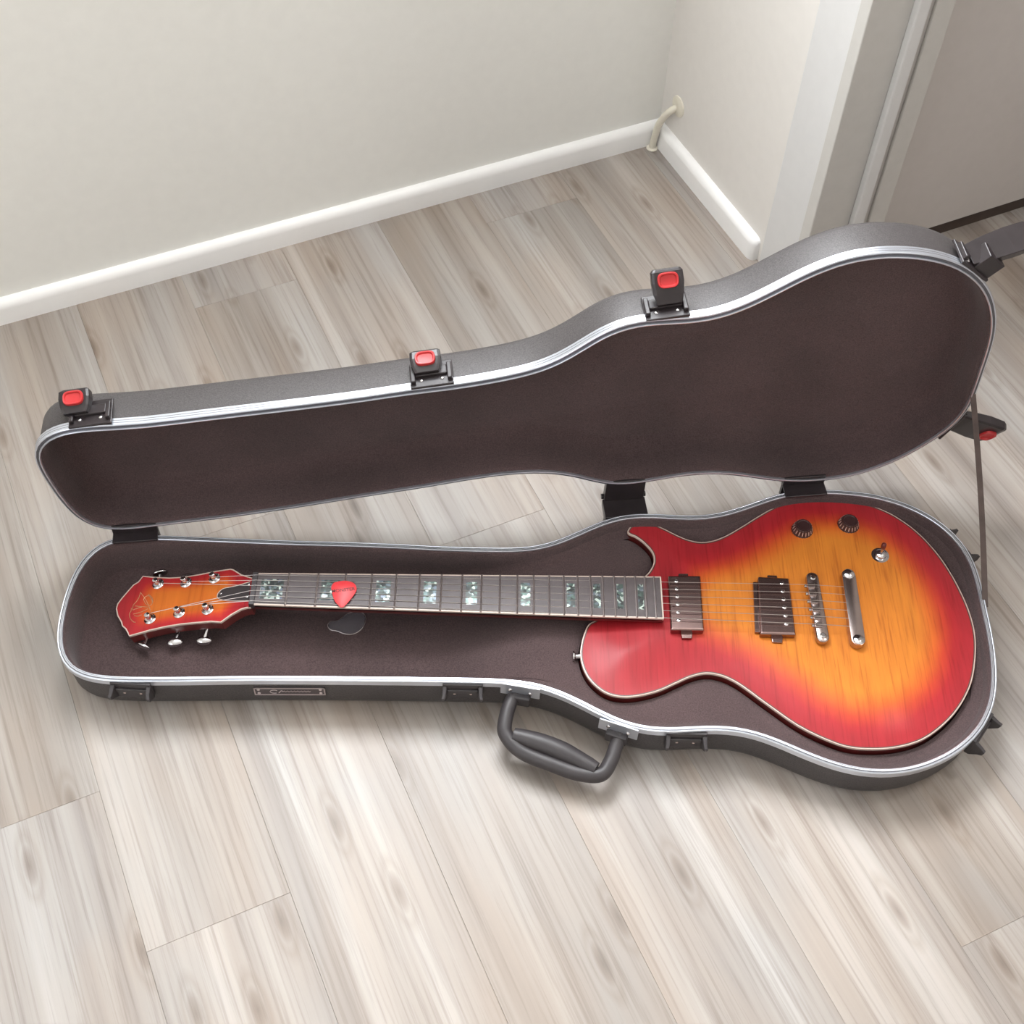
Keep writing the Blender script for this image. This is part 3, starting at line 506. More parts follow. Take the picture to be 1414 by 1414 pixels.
def base_lining():
    P = BASE; N = normals2(P)
    def ring(o, zf): return [Vector((p[0] + n[0] * o, p[1] + n[1] * o, zf(p[0]))) for p, n in zip(P, N)]
    loops = [ring(-4.5, lambda x: ZR - 0.5), ring(-6.5, lambda x: ZR - 1.5), ring(-8.5, lambda x: ZR - 5), ring(-10.5, lambda x: (ZR - 5 + floor_z(x)) / 2),
             ring(-12.5, lambda x: floor_z(x) + 5), ring(-16, lambda x: floor_z(x) + 1.2), ring(-21, lambda x: floor_z(x))]
    mb = MB().loops(loops, True)
    outer = [Vector((v.x, v.y)) for v in loops[-1]]
    NB = normals2(MEASURED['body']); hole = [Vector((p[0] + n[0] * 1.6, p[1] + n[1] * 1.6)) for p, n in zip(MEASURED['body'], NB)]
    pts = outer + hole; no = len(outer); nh = len(hole)
    ed = [(i, (i + 1) % no) for i in range(no)] + [(no + i, no + (i + 1) % nh) for i in range(nh)]
    gx = -200
    while gx < 830:
        gy = -200
        while gy < 160:
            if inside(gx, gy, outer) and not inside(gx, gy, hole) and dist_poly(gx, gy, outer) > 4 and dist_poly(gx, gy, hole) > 4: pts.append(Vector((gx, gy)))
            gy += 14
        gx += 14
    vs, _, fs, _, _, _ = geometry.delaunay_2d_cdt(pts, ed, [], 0, 1e-4)
    k = len(mb.v)
    for v in vs:
        d = dist_poly(v.x, v.y, hole); mb.v.append(Vector((v.x, v.y, floor_z(v.x) - 3.0 * (1 - sstep(0, 7, d)))))
    for f in fs:
        c = sum((vs[i] for i in f), Vector((0, 0))) / 3
        if inside(c.x, c.y, outer) and not inside(c.x, c.y, hole): mb.f.append(tuple(k + i for i in f))
    top_ = [Vector((h_.x, h_.y, floor_z(h_.x) - 3)) for h_ in hole]; bot = [Vector((h_.x, h_.y, 6.5)) for h_ in hole]
    mb.loops([top_, bot], True)
    k = len(mb.v); mb.v += bot
    for t in geometry.tessellate_polygon([[Vector((c.x, c.y, 0)) for c in bot]]): mb.f.append(tuple(k + i for i in t))
    return obj('base_lining', mb, 'plush', case, smooth=True)
base_lining()
shell(LID, 1, 56, 'lid_shell', 'shell')
lining(LID, 1, 52, 'lid_lining')
def valance(P, up, name, prof, groove):
    mb = sweep(MB(), P, [(o, ZR + up * z) for o, z in prof], True, close_prof=True)
    if up > 0: mb.xf(OPEN)
    v = obj(name, mb, 'alu', case, smooth=True)
    for g in groove:
        mb = sweep(MB(), P, [(o, ZR + up * z) for o, z in g], True, close_prof=True)
        if up > 0: mb.xf(OPEN)
        obj('edging_groove', mb, 'alu_dark', v)
# offset outward, distance from the rim into the shell (negative = proud of the rim)
valance(BASE, -1, 'base_edging', [(-5, 3), (-5, -1), (-4.4, -1.6), (-1.8, -1.6), (-1.2, -1.1), (-0.6, -1.6), (0.4, -1.6), (1.2, -0.8), (1.4, 6.5), (0.8, 7), (-2, 7)],
        [[(-1.75, -1.3), (-1.75, -1.66), (-0.75, -1.66), (-0.75, -1.3)], [(-3.6, -1.3), (-3.6, -1.64), (-3.2, -1.64), (-3.2, -1.3)]])
valance(LID, 1, 'lid_edging', [(-5, 3), (-5, -2.4), (-4.5, -2.8), (-3.6, -2.8), (-3.2, -2.4), (-3.2, -0.6), (0.6, -0.6), (1.4, 0.2), (1.4, 2.6), (0.9, 3.0), (1.4, 3.4), (1.4, 5.6), (0.9, 6.0), (1.4, 6.4), (1.4, 8.8), (0.8, 9.4), (-2, 9.4)],
        [[(-3.1, -0.5), (-0.3, -0.5), (-0.3, -0.85), (-3.1, -0.85)], [(1.0, 2.75), (1.3, 2.75), (1.3, 3.25), (1.0, 3.25)], [(1.0, 5.75), (1.3, 5.75), (1.3, 6.25), (1.0, 6.25)]])

def frame_at(P, pt):
    i = min(range(len(P)), key=lambda k: (P[k][0] - pt[0]) ** 2 + (P[k][1] - pt[1]) ** 2)
    a, b = P[(i - 5) % len(P)], P[(i + 5) % len(P)]
    t = Vector((b[0] - a[0], b[1] - a[1], 0)).normalized(); n = Vector((t.y, -t.x, 0))
    return Vector((P[i][0], P[i][1], 0)), t, n
def at(Fr, tt, off, z): return Fr[0] + Fr[1] * tt + Fr[2] * off + Vector((0, 0, z))
def fbox(mb, Fr, t0, t1, o0, o1, z0, z1):
    return mb.box(at(Fr, (t0 + t1) / 2, (o0 + o1) / 2, (z0 + z1) / 2), Fr[1] * (t1 - t0) / 2, Fr[2] * (o1 - o0) / 2, (0, 0, (z1 - z0) / 2))
# five draw latches on the lid (levers swung open), each with a red thumb button
INV = OPEN.to_3x3().inverted()
LATCH = [  # lever: outward, away from rim, along the edge (or a direction and face in the open pose), length, sideways shift
    dict(o=0.30, h=0.95, L=27, sh=-14, w=0.9), dict(o=0.22, h=0.97, L=26, sh=-4, w=0.9), dict(o=0.74, h=0.67, L=36, sh=4, w=0.9),
    dict(d=(0.93, 0.34, 0.12), f=(0.2, 0.35, -0.9), L=74, sh=0, w=0.85), dict(d=(0.97, 0.0, -0.40), f=(0.05, -0.80, -0.30), L=68, sh=0, w=1.25)]
for pt, q0 in zip(MEASURED['latch'], LATCH):
    Fr = frame_at(LID, pt)
    mb = MB()
    fbox(mb, Fr, -23, 23, 0.5, 4.0, ZR - 0.5, ZR + 33)                      # plate over the edging
    fbox(mb, Fr, -22, -17, 3.0, 9, ZR + 4, ZR + 26); fbox(mb, Fr, 17, 22, 3.0, 9, ZR + 4, ZR + 26)   # side cheeks
    fbox(mb, Fr, -17, 17, 3.0, 7.5, ZR + 12, ZR + 24)
    if 'd' in q0 and q0['L'] > 70: fbox(mb, Fr, -2, 24, 3.0, 24, ZR + 3, ZR + 24)
    lt = obj('latch', mb.xf(OPEN), 'black', case, bevel=1.0)
    for tx in (-11, 11):
        obj('rivet', MB().lathe(at(Fr, tx, 4.0, ZR + 8), Fr[2], [(2.2, 0), (1.9, 0.9), (0.9, 1.5)], 12).xf(OPEN), 'chrome', lt, smooth=True)
    L = q0['L']
    if 'd' in q0:
        d = (INV @ Vector(q0['d'])).normalized(); nf = INV @ Vector(q0['f']); nf = (nf - d * nf.dot(d)).normalized()
        tdir = nf.cross(d).normalized()
        p0 = at(Fr, -8 if q0['L'] > 70 else 0, 4, ZR + 16)
    else:
        d = (Fr[2] * q0['o'] + Vector((0, 0, q0['h']))).normalized(); nf = (Fr[2] * q0['h'] - Vector((0, 0, q0['o']))).normalized()
        tdir = Fr[1]
        p0 = at(Fr, q0['sh'], 9, ZR + 13)
    W_ = q0['w']; mb = MB(); secs = []
    for q_, wd, th in ((0, 14, 3.5), (0.28, 17, 5), (0.62, 18.5, 6.0), (0.92, 18, 5.5), (1.0, 15.5, 4)):
        c = p0 + d * (L * q_); wd = wd * W_
        secs.append([c - tdir * wd - nf * th, c + tdir * wd - nf * th, c + tdir * wd + nf * th * 0.8, c + tdir * (wd - 3) + nf * th, c - tdir * (wd - 3) + nf * th, c - tdir * wd + nf * th * 0.8])
    mb.loops(secs, True, True, True)
    lv = obj('lever', mb.xf(OPEN), 'black', lt, bevel=0.8)
    c = p0 + d * (L - 11.5) + nf * 6.0
    ring = []
    for k in range(28):
        a = 2 * math.pi * k / 28
        ca, sa = math.cos(a), math.sin(a)
        ca = math.copysign(abs(ca) ** 0.55, ca); sa = math.copysign(abs(sa) ** 0.75, sa)
        ring.append((ca, sa))
    def rl(rx, ry, h): return [c + tdir * (x * rx) + d * (y * ry) + nf * h for x, y in ring]
    mb = MB().loops([rl(10.8, 8.0, -1), rl(10.8, 8.0, 2.2), rl(10.2, 7.4, 3.0), rl(8.9, 6.2, 2.8), rl(8.0, 5.2, 1.0), rl(4, 2.0, 0.7)], True, True, True)
    obj('button', mb.xf(OPEN), 'red', lt, smooth=True)
# the matching catches on the base
for pt in MEASURED['catch']:
    Fr = frame_at(BASE, pt); mb = MB()
    fbox(mb, Fr, -22, 22, -2.5, 3.2, 30, ZR - 1.5)
    for s_ in (-1, 1):
        mb.loops([[at(Fr, s_ * 17, 3, 56), at(Fr, s_ * 22, 3, 56), at(Fr, s_ * 22, 3, 30), at(Fr, s_ * 17, 3, 30)],
                  [at(Fr, s_ * 18, 12, 52), at(Fr, s_ * 22, 12, 52), at(Fr, s_ * 22, 10, 38), at(Fr, s_ * 18, 10, 38)],
                  [at(Fr, s_ * 19, 16.5, 50), at(Fr, s_ * 23, 16.5, 50), at(Fr, s_ * 23, 15, 43), at(Fr, s_ * 19, 15, 43)]], True, True, True)
    fbox(mb, Fr, -17, 17, 3, 5.5, 44, 50)
    ct = obj('catch', mb, 'black_soft', case, bevel=0.9)
    for tx in (-9, 9):
        obj('rivet', MB().lathe(at(Fr, tx, 3.2, 40), Fr[2], [(2.0, 0), (1.7, 0.8), (0.8, 1.3)], 12), 'nickel', ct, smooth=True)
# hinges: black leaves wrapped over both rims
for pt, far in zip(MEASURED['hinges'], (0, 0, 1)):
    Fb = frame_at(BASE, pt)
    mb = MB()
    u = HD; nn = Vector((-u.y, u.x, 0))
    ctr = Vector((pt[0], pt[1], 0)); k = (ctr - HA).dot(u); ax = HA + u * k; ax.z = ZR       # nearest point on the hinge axis
    wv = 26
    gap = (ctr - Vector((ax.x, ax.y, 0))).length
    if not far:
        mb.box(Vector((ax.x, ax.y, ZR - 9)) + nn * 1, u * wv, nn * 3.0, (0, 0, 9))            # leaf down the base wall
        mb.box(Vector((ax.x, ax.y, ZR + 1.6)) - nn * (gap / 2 + 3), u * wv, nn * (gap / 2 + 7), (0, 0, 1.2))  # over the base edging
        mb.box(Vector((ax.x, ax.y, ZR + 8)) + nn * 0.2, u * wv, nn * 1.6, (0, 0, 8))           # up the lid rim face
    else:
        mb.box(Vector((ax.x, ax.y, ZR - 8)) - nn * (gap / 2), u * 26, nn * (gap / 2 + 1), (0, 0, 6))
        mb.box(Vector((ax.x, ax.y, ZR + gap / 2)) + nn * 3, u * 24, nn * 5, (0, 0, gap / 2 + 8))
        mb.box(Vector((ax.x, ax.y, ZR - 22)) - nn * (gap * 0.75), u * 26, nn * 4, (0, 0, 12))
    hg = obj('hinge', mb, 'black', case, bevel=0.8)
    for tx in (-20, 20) if not far else (-22, 22):
        obj('hinge_knuckle', MB().tube([Vector((ax.x, ax.y, ZR)) + nn * 4 + u * (tx - 5), Vector((ax.x, ax.y, ZR)) + nn * 4 + u * (tx + 5)], 3.4, 12), 'black', hg, smooth=True)
# carry handle lying towards the viewer
hp = [Vector(p) for p in MEASURED['handle']]
zs = [40, 38, 34, 31, 28, 27, 27, 28, 31, 35, 40]
for p, z in zip(hp, zs): p.z = z
path = bez(hp, 6)
hd = obj('handle', MB().tube(path, [7.5 + 1.0 * math.sin(math.pi * i / (len(path) - 1)) for i in range(len(path))], 14), 'black_soft', case, smooth=True)
g0, g1 = hp[3] + Vector((6, -2, 3)), hp[7] + Vector((-6, 2, 3))
gp = [g0.lerp(g1, k / 12) for k in range(13)]
inw = Vector(((g1 - g0).y, -(g1 - g0).x, 0)).normalized() * -1
gp = [p + inw * (2.5 + 4.0 * math.sin(math.pi * k / 12)) for k, p in enumerate(gp)]
obj('grip', MB().tube(gp, [8, 9.2, 10, 10.6, 11, 11.2, 11.2, 11.2, 10.6, 10, 9.4, 9, 8], 14), 'black_soft', hd, smooth=True)
for pt in (hp[0], hp[-1]):
    Fr = frame_at(BASE, pt); mb = MB()
    fbox(mb, Fr, -22, 22, 1.0, 3.0, 40, ZR + 1.2)
    br = obj('handle_bracket', mb, 'alu', case, bevel=0.8)
    mb = MB(); fbox(mb, Fr, -12, 12, 1, 10, 30, 46)
    obj('handle_socket', mb, 'black_soft', br, bevel=2)
    for tx in (-11, 11):
        obj('rivet', MB().lathe(at(Fr, tx, 3.0, 51 if tx < 0 else 49), Fr[2], [(2.4, 0), (2.1, 1.0), (1.0, 1.7)], 12), 'chrome', br, smooth=True)
# name plate on the front wall, four rivets and a line of script
pl_ = frame_at(BASE, (50, -112)); 
ctr = (Vector(MEASURED['plate'][0]) + Vector(MEASURED['plate'][1])) / 2
npz0, npz1 = 27.5, 42.5
Fr = (Vector((pl_[0].x, pl_[0].y, 0)), pl_[1], pl_[2])
np_ = MB(); fbox(np_, Fr, -39, 39, -6, -0.4, npz0, npz1); npo = obj('name_plate', np_, 'plate', case, bevel=0.4)
edge = MB()
for t0, t1, c0, c1 in ((-39, 39, npz0, npz0 + 1.1), (-39, 39, npz1 - 1.1, npz1), (-39, -37.9, npz0, npz1), (37.9, 39, npz0, npz1)): fbox(edge, Fr, t0, t1, -0.6, 0.3, c0, c1)
obj('plate_border', edge, 'plate_edge', npo)
for tx in (-34, 34):
    for tz in (npz0 + 3.8, npz1 - 3.8):
        obj('rivet', MB().lathe(at(Fr, tx, -0.5, tz), Fr[2], [(1.9, 0), (1.6, 0.7), (0.7, 1.1)], 10), 'plate_edge', npo, smooth=True)
# unreadable script: a large looped initial and a thin running line
mid = (npz0 + npz1) / 2
sc = MB()
sc.tube([at(Fr, -17 + 4.5 * math.cos(a), 0, mid + 3.4 * math.sin(a)) for a in [0.7 + 0.35 * k for k in range(14)]], 0.45, 6)
sc.tube([at(Fr, -12, 0, mid - 2.5), at(Fr, -9, 0, mid + 2.2), at(Fr, -7, 0, mid + 0.5)], 0.6, 6)
sc.tube([at(Fr, -7 + k * 1.25, 0, mid + 0.6 + 1.1 * math.sin(k * 2.1)) for k in range(25)], 0.38, 6)
obj('script_lettering', sc, 'plate_edge', npo, smooth=True)
# lid stay: webbing strap from lid to base at the wide end
sb = Vector((MEASURED['strap'][0][0] + 1.0, MEASURED['strap'][0][1] - 16, 56)); stp = Vector(MEASURED['straptop'])
st = MB(); a_ = sb; b_ = stp + Vector((-4, 3, 4)); secs = []
for k in range(13):
    p = a_.lerp(b_, k / 12); sag = 5 * math.sin(math.pi * k / 12); p = p + Vector((sag * 0.4, -sag * 0.5, 0))
    secs.append([p + Vector((x * 3.3, y * 0.8, 0)) for x, y in ((-1, -1), (1, -1), (1, 1), (-1, 1))])
sto = obj('lid_stay', st.loops(secs, True, True, True), 'strap', case)

# ---------------------------------------------------------------- the guitar
guitar = thing('electric_guitar', 'cherry sunburst flame-top electric guitar lying in the open case', 'guitar', (310, 0, 6))
BODY = [tuple(p) for p in MEASURED['body']]
Z0 = 50.0
def crown(d): return Z0 + 6.5 * sstep(3, 62, d)
sm = BODY
# top: constrained triangulation of rim, inner rings and a grid
pts = [Vector(p) for p in sm]; n = len(pts)
edges = [(i, (i + 1) % n) for i in range(n)]
xs0, xs1 = min(p[0] for p in sm), max(p[0] for p in sm); ys0, ys1 = min(p[1] for p in sm), max(p[1] for p in sm)
gx = xs0; row = 0
while gx < xs1:
    gy = ys0 + (3.5 if row % 2 else 0)
    while gy < ys1:
        if inside(gx, gy, sm) and dist_poly(gx, gy, sm) > 4: pts.append(Vector((gx, gy)))
        gy += 7
    gx += 6.5; row += 1
vs, _, fs, _, _, _ = geometry.delaunay_2d_cdt(pts, edges, [], 1, 1e-5)
DM = [dist_poly(v.x, v.y, sm) for v in vs]
top = MB(); top.v = [Vector((v.x, v.y, crown(d))) for v, d in zip(vs, DM)]; top.f = [tuple(f) for f in fs]
body = obj('body', top, 'burst', guitar, smooth=True)
def burst_value(x, y, d):
    e = sstep(2, 84, d)                                   # red rim fading inwards
    horn = sstep(432, 528, x - 0.34 * abs(y - 5))             # the neck end stays solid red
    return max(0.0, min(1.0, e * horn))
me = body.data
# vertices can be merged or reordered only by remove_doubles; recompute from coordinates
at_ = me.attributes.new('burst', 'FLOAT', 'POINT'); org = Vector(body['org'])
for i, v in enumerate(me.vertices):
    x, y = v.co.x / S + org.x, v.co.y / S + org.y
    at_.data[i].value = burst_value(x, y, dist_poly(x, y, sm))
sides = MB(); sweep(sides, sm, [(-0.4, Z0 - 2.2), (-0.2, Z0 - 6), (0, 20), (-2, 12), (-7, 8)], True)
k = len(sides.v); N = normals2(sm); cap = [(p[0] - q_[0] * 7, p[1] - q_[1] * 7, 8) for p, q_ in zip(sm, N)]
sides.v += [Vector(c) for c in cap]
for t in geometry.tessellate_polygon([[Vector((c[0], c[1], 0)) for c in cap]]): sides.f.append(tuple(k + i for i in t))
obj('back_and_sides', sides, 'wood_side', guitar, smooth=True)
bd = MB(); sweep(bd, sm, [(-1.5, Z0 + 0.05), (-1.3, Z0 + 0.5), (-0.4, Z0 + 0.4), (0.2, Z0 - 0.3), (0.25, Z0 - 2.2), (-0.6, Z0 - 2.4)], False)
bo_ = obj('body_binding', bd, 'binding', guitar, smooth=True)
bd = MB(); sweep(bd, sm, [(-2.7, Z0 + 0.05), (-2.6, Z0 + 0.5), (-1.6, Z0 + 0.5), (-1.5, Z0 + 0.05)], False)
obj('purfling', bd, 'binding_line', guitar, smooth=True)

# neck, fretboard
ZF = 70.0
def hw(x): return 21.5 + 7.0 * x / 452.5
def fret_x(k): return 629.0 * (1 - 2 ** (-k / 12.0))
XE = 461.0
nk = MB(); secs = []
for x in (-12, 0, 40, 150, 300, 380, 400, 420, 461):
    w_ = hw(max(x, 0)) - 0.6; dep = 15 + x * 0.008
    if x >= 400: dep = 15
    secs.append([(x, w_ * math.cos(a), ZF - 6 - (dep) * max(0, math.sin(a)) ** 0.8) for a in [math.pi * k_ / 12 for k_ in range(13)]])
nk.loops(secs, False); nk.loops([secs[0]], True, True); 
obj('neck', nk, 'wood_side', guitar, smooth=True)
fb = MB(); fb.loops([[(0, -hw(0) + 1.6, ZF - 6), (0, hw(0) - 1.6, ZF - 6), (XE - 1.6, hw(XE) - 1.6, ZF - 6), (XE - 1.6, -hw(XE) + 1.6, ZF - 6)],
                     [(0, -hw(0) + 1.6, ZF), (0, hw(0) - 1.6, ZF), (XE - 1.6, hw(XE) - 1.6, ZF), (XE - 1.6, -hw(XE) + 1.6, ZF)]], True, True, True)
fbo = obj('fretboard', fb, 'board', guitar)
fbb = MB()
for s_ in (-1, 1):
    q0, q1 = hw(0), hw(XE)
    fbb.loops([[(0, s_ * (q0 - 1.6), ZF - 2.5), (0, s_ * q0, ZF - 2.5), (XE, s_ * q1, ZF - 2.5), (XE, s_ * (q1 - 1.6), ZF - 2.5)],
               [(0, s_ * (q0 - 1.6), ZF + .05), (0, s_ * q0, ZF - .3), (XE, s_ * q1, ZF - .3), (XE, s_ * (q1 - 1.6), ZF + .05)]], True, True, True)
fbb.aabox(XE - 1.6, XE, -hw(XE) + 1.6, hw(XE) - 1.6, ZF - 6, ZF + .05)
obj('fretboard_binding', fbb, 'binding', fbo)
for k in range(1, 23):
    x = fret_x(k); h_ = hw(x) - 0.4
    prof = [(-1.1, 0), (-0.8, 0.8), (0, 1.15), (0.8, 0.8), (1.1, 0)]
    obj('fret', MB().loops([[(x + a, -h_, ZF + b) for a, b in prof], [(x + a, h_, ZF + b) for a, b in prof]], True, True, True), 'fret', fbo, smooth=True)
for k in (1, 3, 5, 7, 9, 12, 15, 17, 19, 21):
    x0, x1 = fret_x(k - 1), fret_x(k); xc = (x0 + x1) / 2; hx = (x1 - x0) * (0.36 if k < 4 else 0.29); hy = 13.0 + 4.0 * xc / 450
    obj('inlay', MB().aabox(xc - hx, xc + hx, -hy, hy, ZF - 1, ZF + 0.12), 'abalone', fbo)
obj('nut', MB().aabox(-6, 0.2, -hw(0) - 0.3, hw(0) + 0.3, ZF - 8, ZF + 1.2), 'nut', guitar, bevel=0.6)

# headstock (angled back), binding, truss cover, tuners
TAN = math.tan(math.radians(13))
def hz(x): return 66.0 + TAN * x
HEAD = [(p[0], p[1]) for p in MEASURED['head']]
area = sum(HEAD[i][0] * HEAD[(i + 1) % len(HEAD)][1] - HEAD[(i + 1) % len(HEAD)][0] * HEAD[i][1] for i in range(len(HEAD)))
if area < 0: HEAD = HEAD[::-1]
HN = Vector((-math.sin(math.radians(13)), 0, math.cos(math.radians(13))))
pts = [Vector(p) for p in HEAD]; n = len(pts); edges = [(i, (i + 1) % n) for i in range(n)]
gx = min(p[0] for p in HEAD)
while gx < 0:
    gy = -45
    while gy < 45:
        if inside(gx, gy, HEAD) and dist_poly(gx, gy, HEAD) > 2.5: pts.append(Vector((gx, gy)))
        gy += 4
    gx += 4
vs, _, fs, _, _, _ = geometry.delaunay_2d_cdt(pts, edges, [], 1, 1e-5)
hm = MB(); hm.v = [Vector((v.x, v.y, hz(v.x) + 0.02)) for v in vs]; hm.f = [tuple(f) for f in fs]
head = obj('headstock', hm, 'burst_head', guitar)
a2 = head.data.attributes.new('burst', 'FLOAT', 'POINT'); org = Vector(head['org'])
for i, v in enumerate(head.data.vertices):
    x, y = v.co.x / S + org.x, v.co.y / S + org.y
    a2.data[i].value = min(1, (0.12 + 0.62 * sstep(1, 23, dist_poly(x, y, HEAD))) * (0.35 + 0.65 * sstep(-145, -118, x)) * (0.3 + 0.7 * sstep(-12, -40, x)))
def hsweep(prof, name, mat, par, cap=False):
    N = normals2(HEAD); loops = []
    for o, dz in prof:
        l = []
        for p, q_ in zip(HEAD, N):
            x, y = p[0] + q_[0] * o, p[1] + q_[1] * o; l.append(Vector((x, y, hz(x))) + HN * dz)
        loops.append(l)
    mb = MB().loops(loops, True, False, False)
    if cap:
        k = len(mb.v); mb.v += loops[-1]
        for t in geometry.tessellate_polygon([[Vector((c.x, c.y, 0)) for c in loops[-1]]]): mb.f.append(tuple(k + i for i in t))
    return obj(name, mb, mat, par)
hsweep([(-1.5, 0.05), (-1.4, 0.4), (-0.2, 0.4), (0, 0.1), (0, -2.2)], 'headstock_binding', 'binding', head)
hsweep([(-0.1, -2.2), (-0.1, -14), (-1.5, -15)], 'headstock_back', 'wood_side', head, True)
lg = MB()
for stroke in MEASURED['logo']:
    pth = bez([Vector(p) + Vector((0, 0, 0.35)) for p in stroke], 5)
    lg.tube(pth, 0.42, 5)
obj('logo', lg, 'gold', head, smooth=True)
tc = [Vector(p) for p in MEASURED['truss']]
tpath = bez(tc, 4)
tm = MB(); tm.loops([[p + HN * 0.05 for p in tpath], [p + HN * 1.0 for p in tpath]], True, False, False)
k = len(tm.v); tm.v += [p + HN * 1.0 for p in tpath]
for t in geometry.tessellate_polygon([[Vector((c.x, c.y, 0)) for c in tpath]]): tm.f.append(tuple(k + i for i in t))
tco = obj('truss_rod_cover', tm, 'nut', head)
obj('cover_edge', MB().tube([p + HN * 0.9 for p in tpath], 0.55, 6), 'binding', tco, smooth=True)
for p in (Vector((-41.5, 0.5, hz(-41.5))), Vector((-10, -8, hz(-10))), Vector((-10, 9, hz(-10)))):
    obj('screw', MB().lathe(p + HN * 0.9, HN, [(1.5, 0), (1.3, 0.6), (0.5, 0.9)], 10), 'chrome', tco, smooth=True)
for i, p in enumerate(MEASURED['posts']):
    p = Vector(p); s_ = 1 if i < 3 else -1
    mb = MB().lathe(p, HN, [(7.0, 0), (7.0, 0.8), (5.4, 1.7), (4.9, 2.4), (3.3, 2.6), (3.0, 5.6), (2.6, 7.2), (3.2, 8.2), (3.2, 9.8), (2.2, 10.2)], 20)
    tn = obj('tuner', mb, 'chrome', guitar, smooth=True)
    ang = [0.35, -0.25, -0.1][i % 3]
    hb = p - HN * 17
    yb = s_ * (abs(p.y) + 12)
    obj('tuner_housing', MB().box(hb, (7, 0, 0), (0, 7, 0), HN * 4), 'chrome', tn, bevel=1.5)
    bc = Vector(MEASURED['buttons'][i % 3]) if s_ < 0 else None
    if bc is None:
        q_ = MEASURED['buttons'][i % 3]; bc = Vector((q_[0] + 2, -q_[1] - 3, q_[2]))
    hb2 = Vector((bc.x + (hb.x - bc.x) * 0.55, hb.y, hb.z))
    sh_ = [hb2, hb2.lerp(bc, 0.7), bc]
    obj('tuner_shaft', MB().tube(sh_, [2.0, 2.0, 3.2], 10), 'chrome', tn, smooth=True)
    ca, sa = math.cos(ang * s_), math.sin(ang * s_)
    obj('tuner_button', MB().ellipsoid(bc, Vector((9.2 * ca, 9.2 * sa, 0)), Vector((-3.2 * sa, 3.2 * ca, 1.6)) if i % 3 == 0 else Vector((-5.4 * sa, 5.4 * ca, 2)), Vector((0, -1.2, 3.6 if i % 3 else 6.0)), 16, 10), 'chrome', tn, smooth=True)

# bridge end
SA, SB = Vector(MEASURED['saddles'][0]), Vector(MEASURED['saddles'][1])
def rounded_bar(p, q_, r, z0, z1, flat=0.75):
    p, q_ = Vector(p), Vector(q_); d = (q_ - p); d.z = 0; d.normalize(); e = Vector((-d.y, d.x, 0)); ring = []
    for k in range(9): a = math.pi / 2 + math.pi * k / 8; ring.append(p + d * (r * math.cos(a)) + e * (r * math.sin(a)))
    for k in range(9): a = -math.pi / 2 + math.pi * k / 8; ring.append(q_ + d * (r * math.cos(a)) + e * (r * math.sin(a)))
    c = (p + q_) / 2
    def lvl(z, f): 
        out = []
        for v in ring:
            b = p if (v - p).length < (v - q_).length else q_
            w_ = b + (v - b) * f; out.append(Vector((w_.x, w_.y, z)))
        return out
    return MB().loops([lvl(z0, 1), lvl(z1 - 2.2, 1), lvl(z1 - 0.8, 0.93), lvl(z1, flat)], True, True, True)
b0_, b1_ = Vector(MEASURED['bridge'][0]), Vector(MEASURED['bridge'][1])
brg = obj('bridge', rounded_bar(b0_ + Vector((0, -4, 0)), b1_ + Vector((0, 4, 0)), 7.4, 59, 66), 'nickel', guitar, smooth=True)
for q_ in (b0_ + Vector((0, -5, 0)), b1_ + Vector((0, 5, 0))):
    obj('bridge_post', MB().lathe((q_.x, q_.y, 54), (0, 0, 1), [(5.5, 0), (5.5, 2), (3, 2.2), (3, 12), (3.4, 12.6), (2.2, 13.6)], 16), 'chrome', brg, smooth=True)
for k in range(6):
    c = SA.lerp(SB, k / 5.0)
    obj('saddle', MB().box((c.x + 4.5, c.y, 66.6), (4.2, 0, 0), (0, 3.2, 0), (0, 0, 1.2)), 'nickel', brg, bevel=0.5)
    obj('saddle_screw', MB().lathe((c.x - 0.5, c.y, 64.6), (-1, 0, 0.3), [(1.9, 0), (1.9, 2.2), (1.2, 2.8)], 10), 'chrome', brg, smooth=True)
t0_, t1_ = Vector(MEASURED['tail'][0]), Vector(MEASURED['tail'][1])
tl = obj('tailpiece', rounded_bar(t0_ + Vector((0, -6, 0)), t1_ + Vector((0, 6, 0)), 8.3, 58, 67, 0.5), 'nickel', guitar, smooth=True)
for q_ in (t0_ + Vector((0, -5, 0)), t1_ + Vector((0, 5, 0))):
    obj('tailpiece_stud', MB().lathe((q_.x, q_.y, 53), (0, 0, 1), [(7, 0), (7, 1.5), (4.5, 2), (4.5, 12), (6.6, 12.5), (6.6, 14.5), (4.5, 16)], 18), 'chrome', tl, smooth=True)
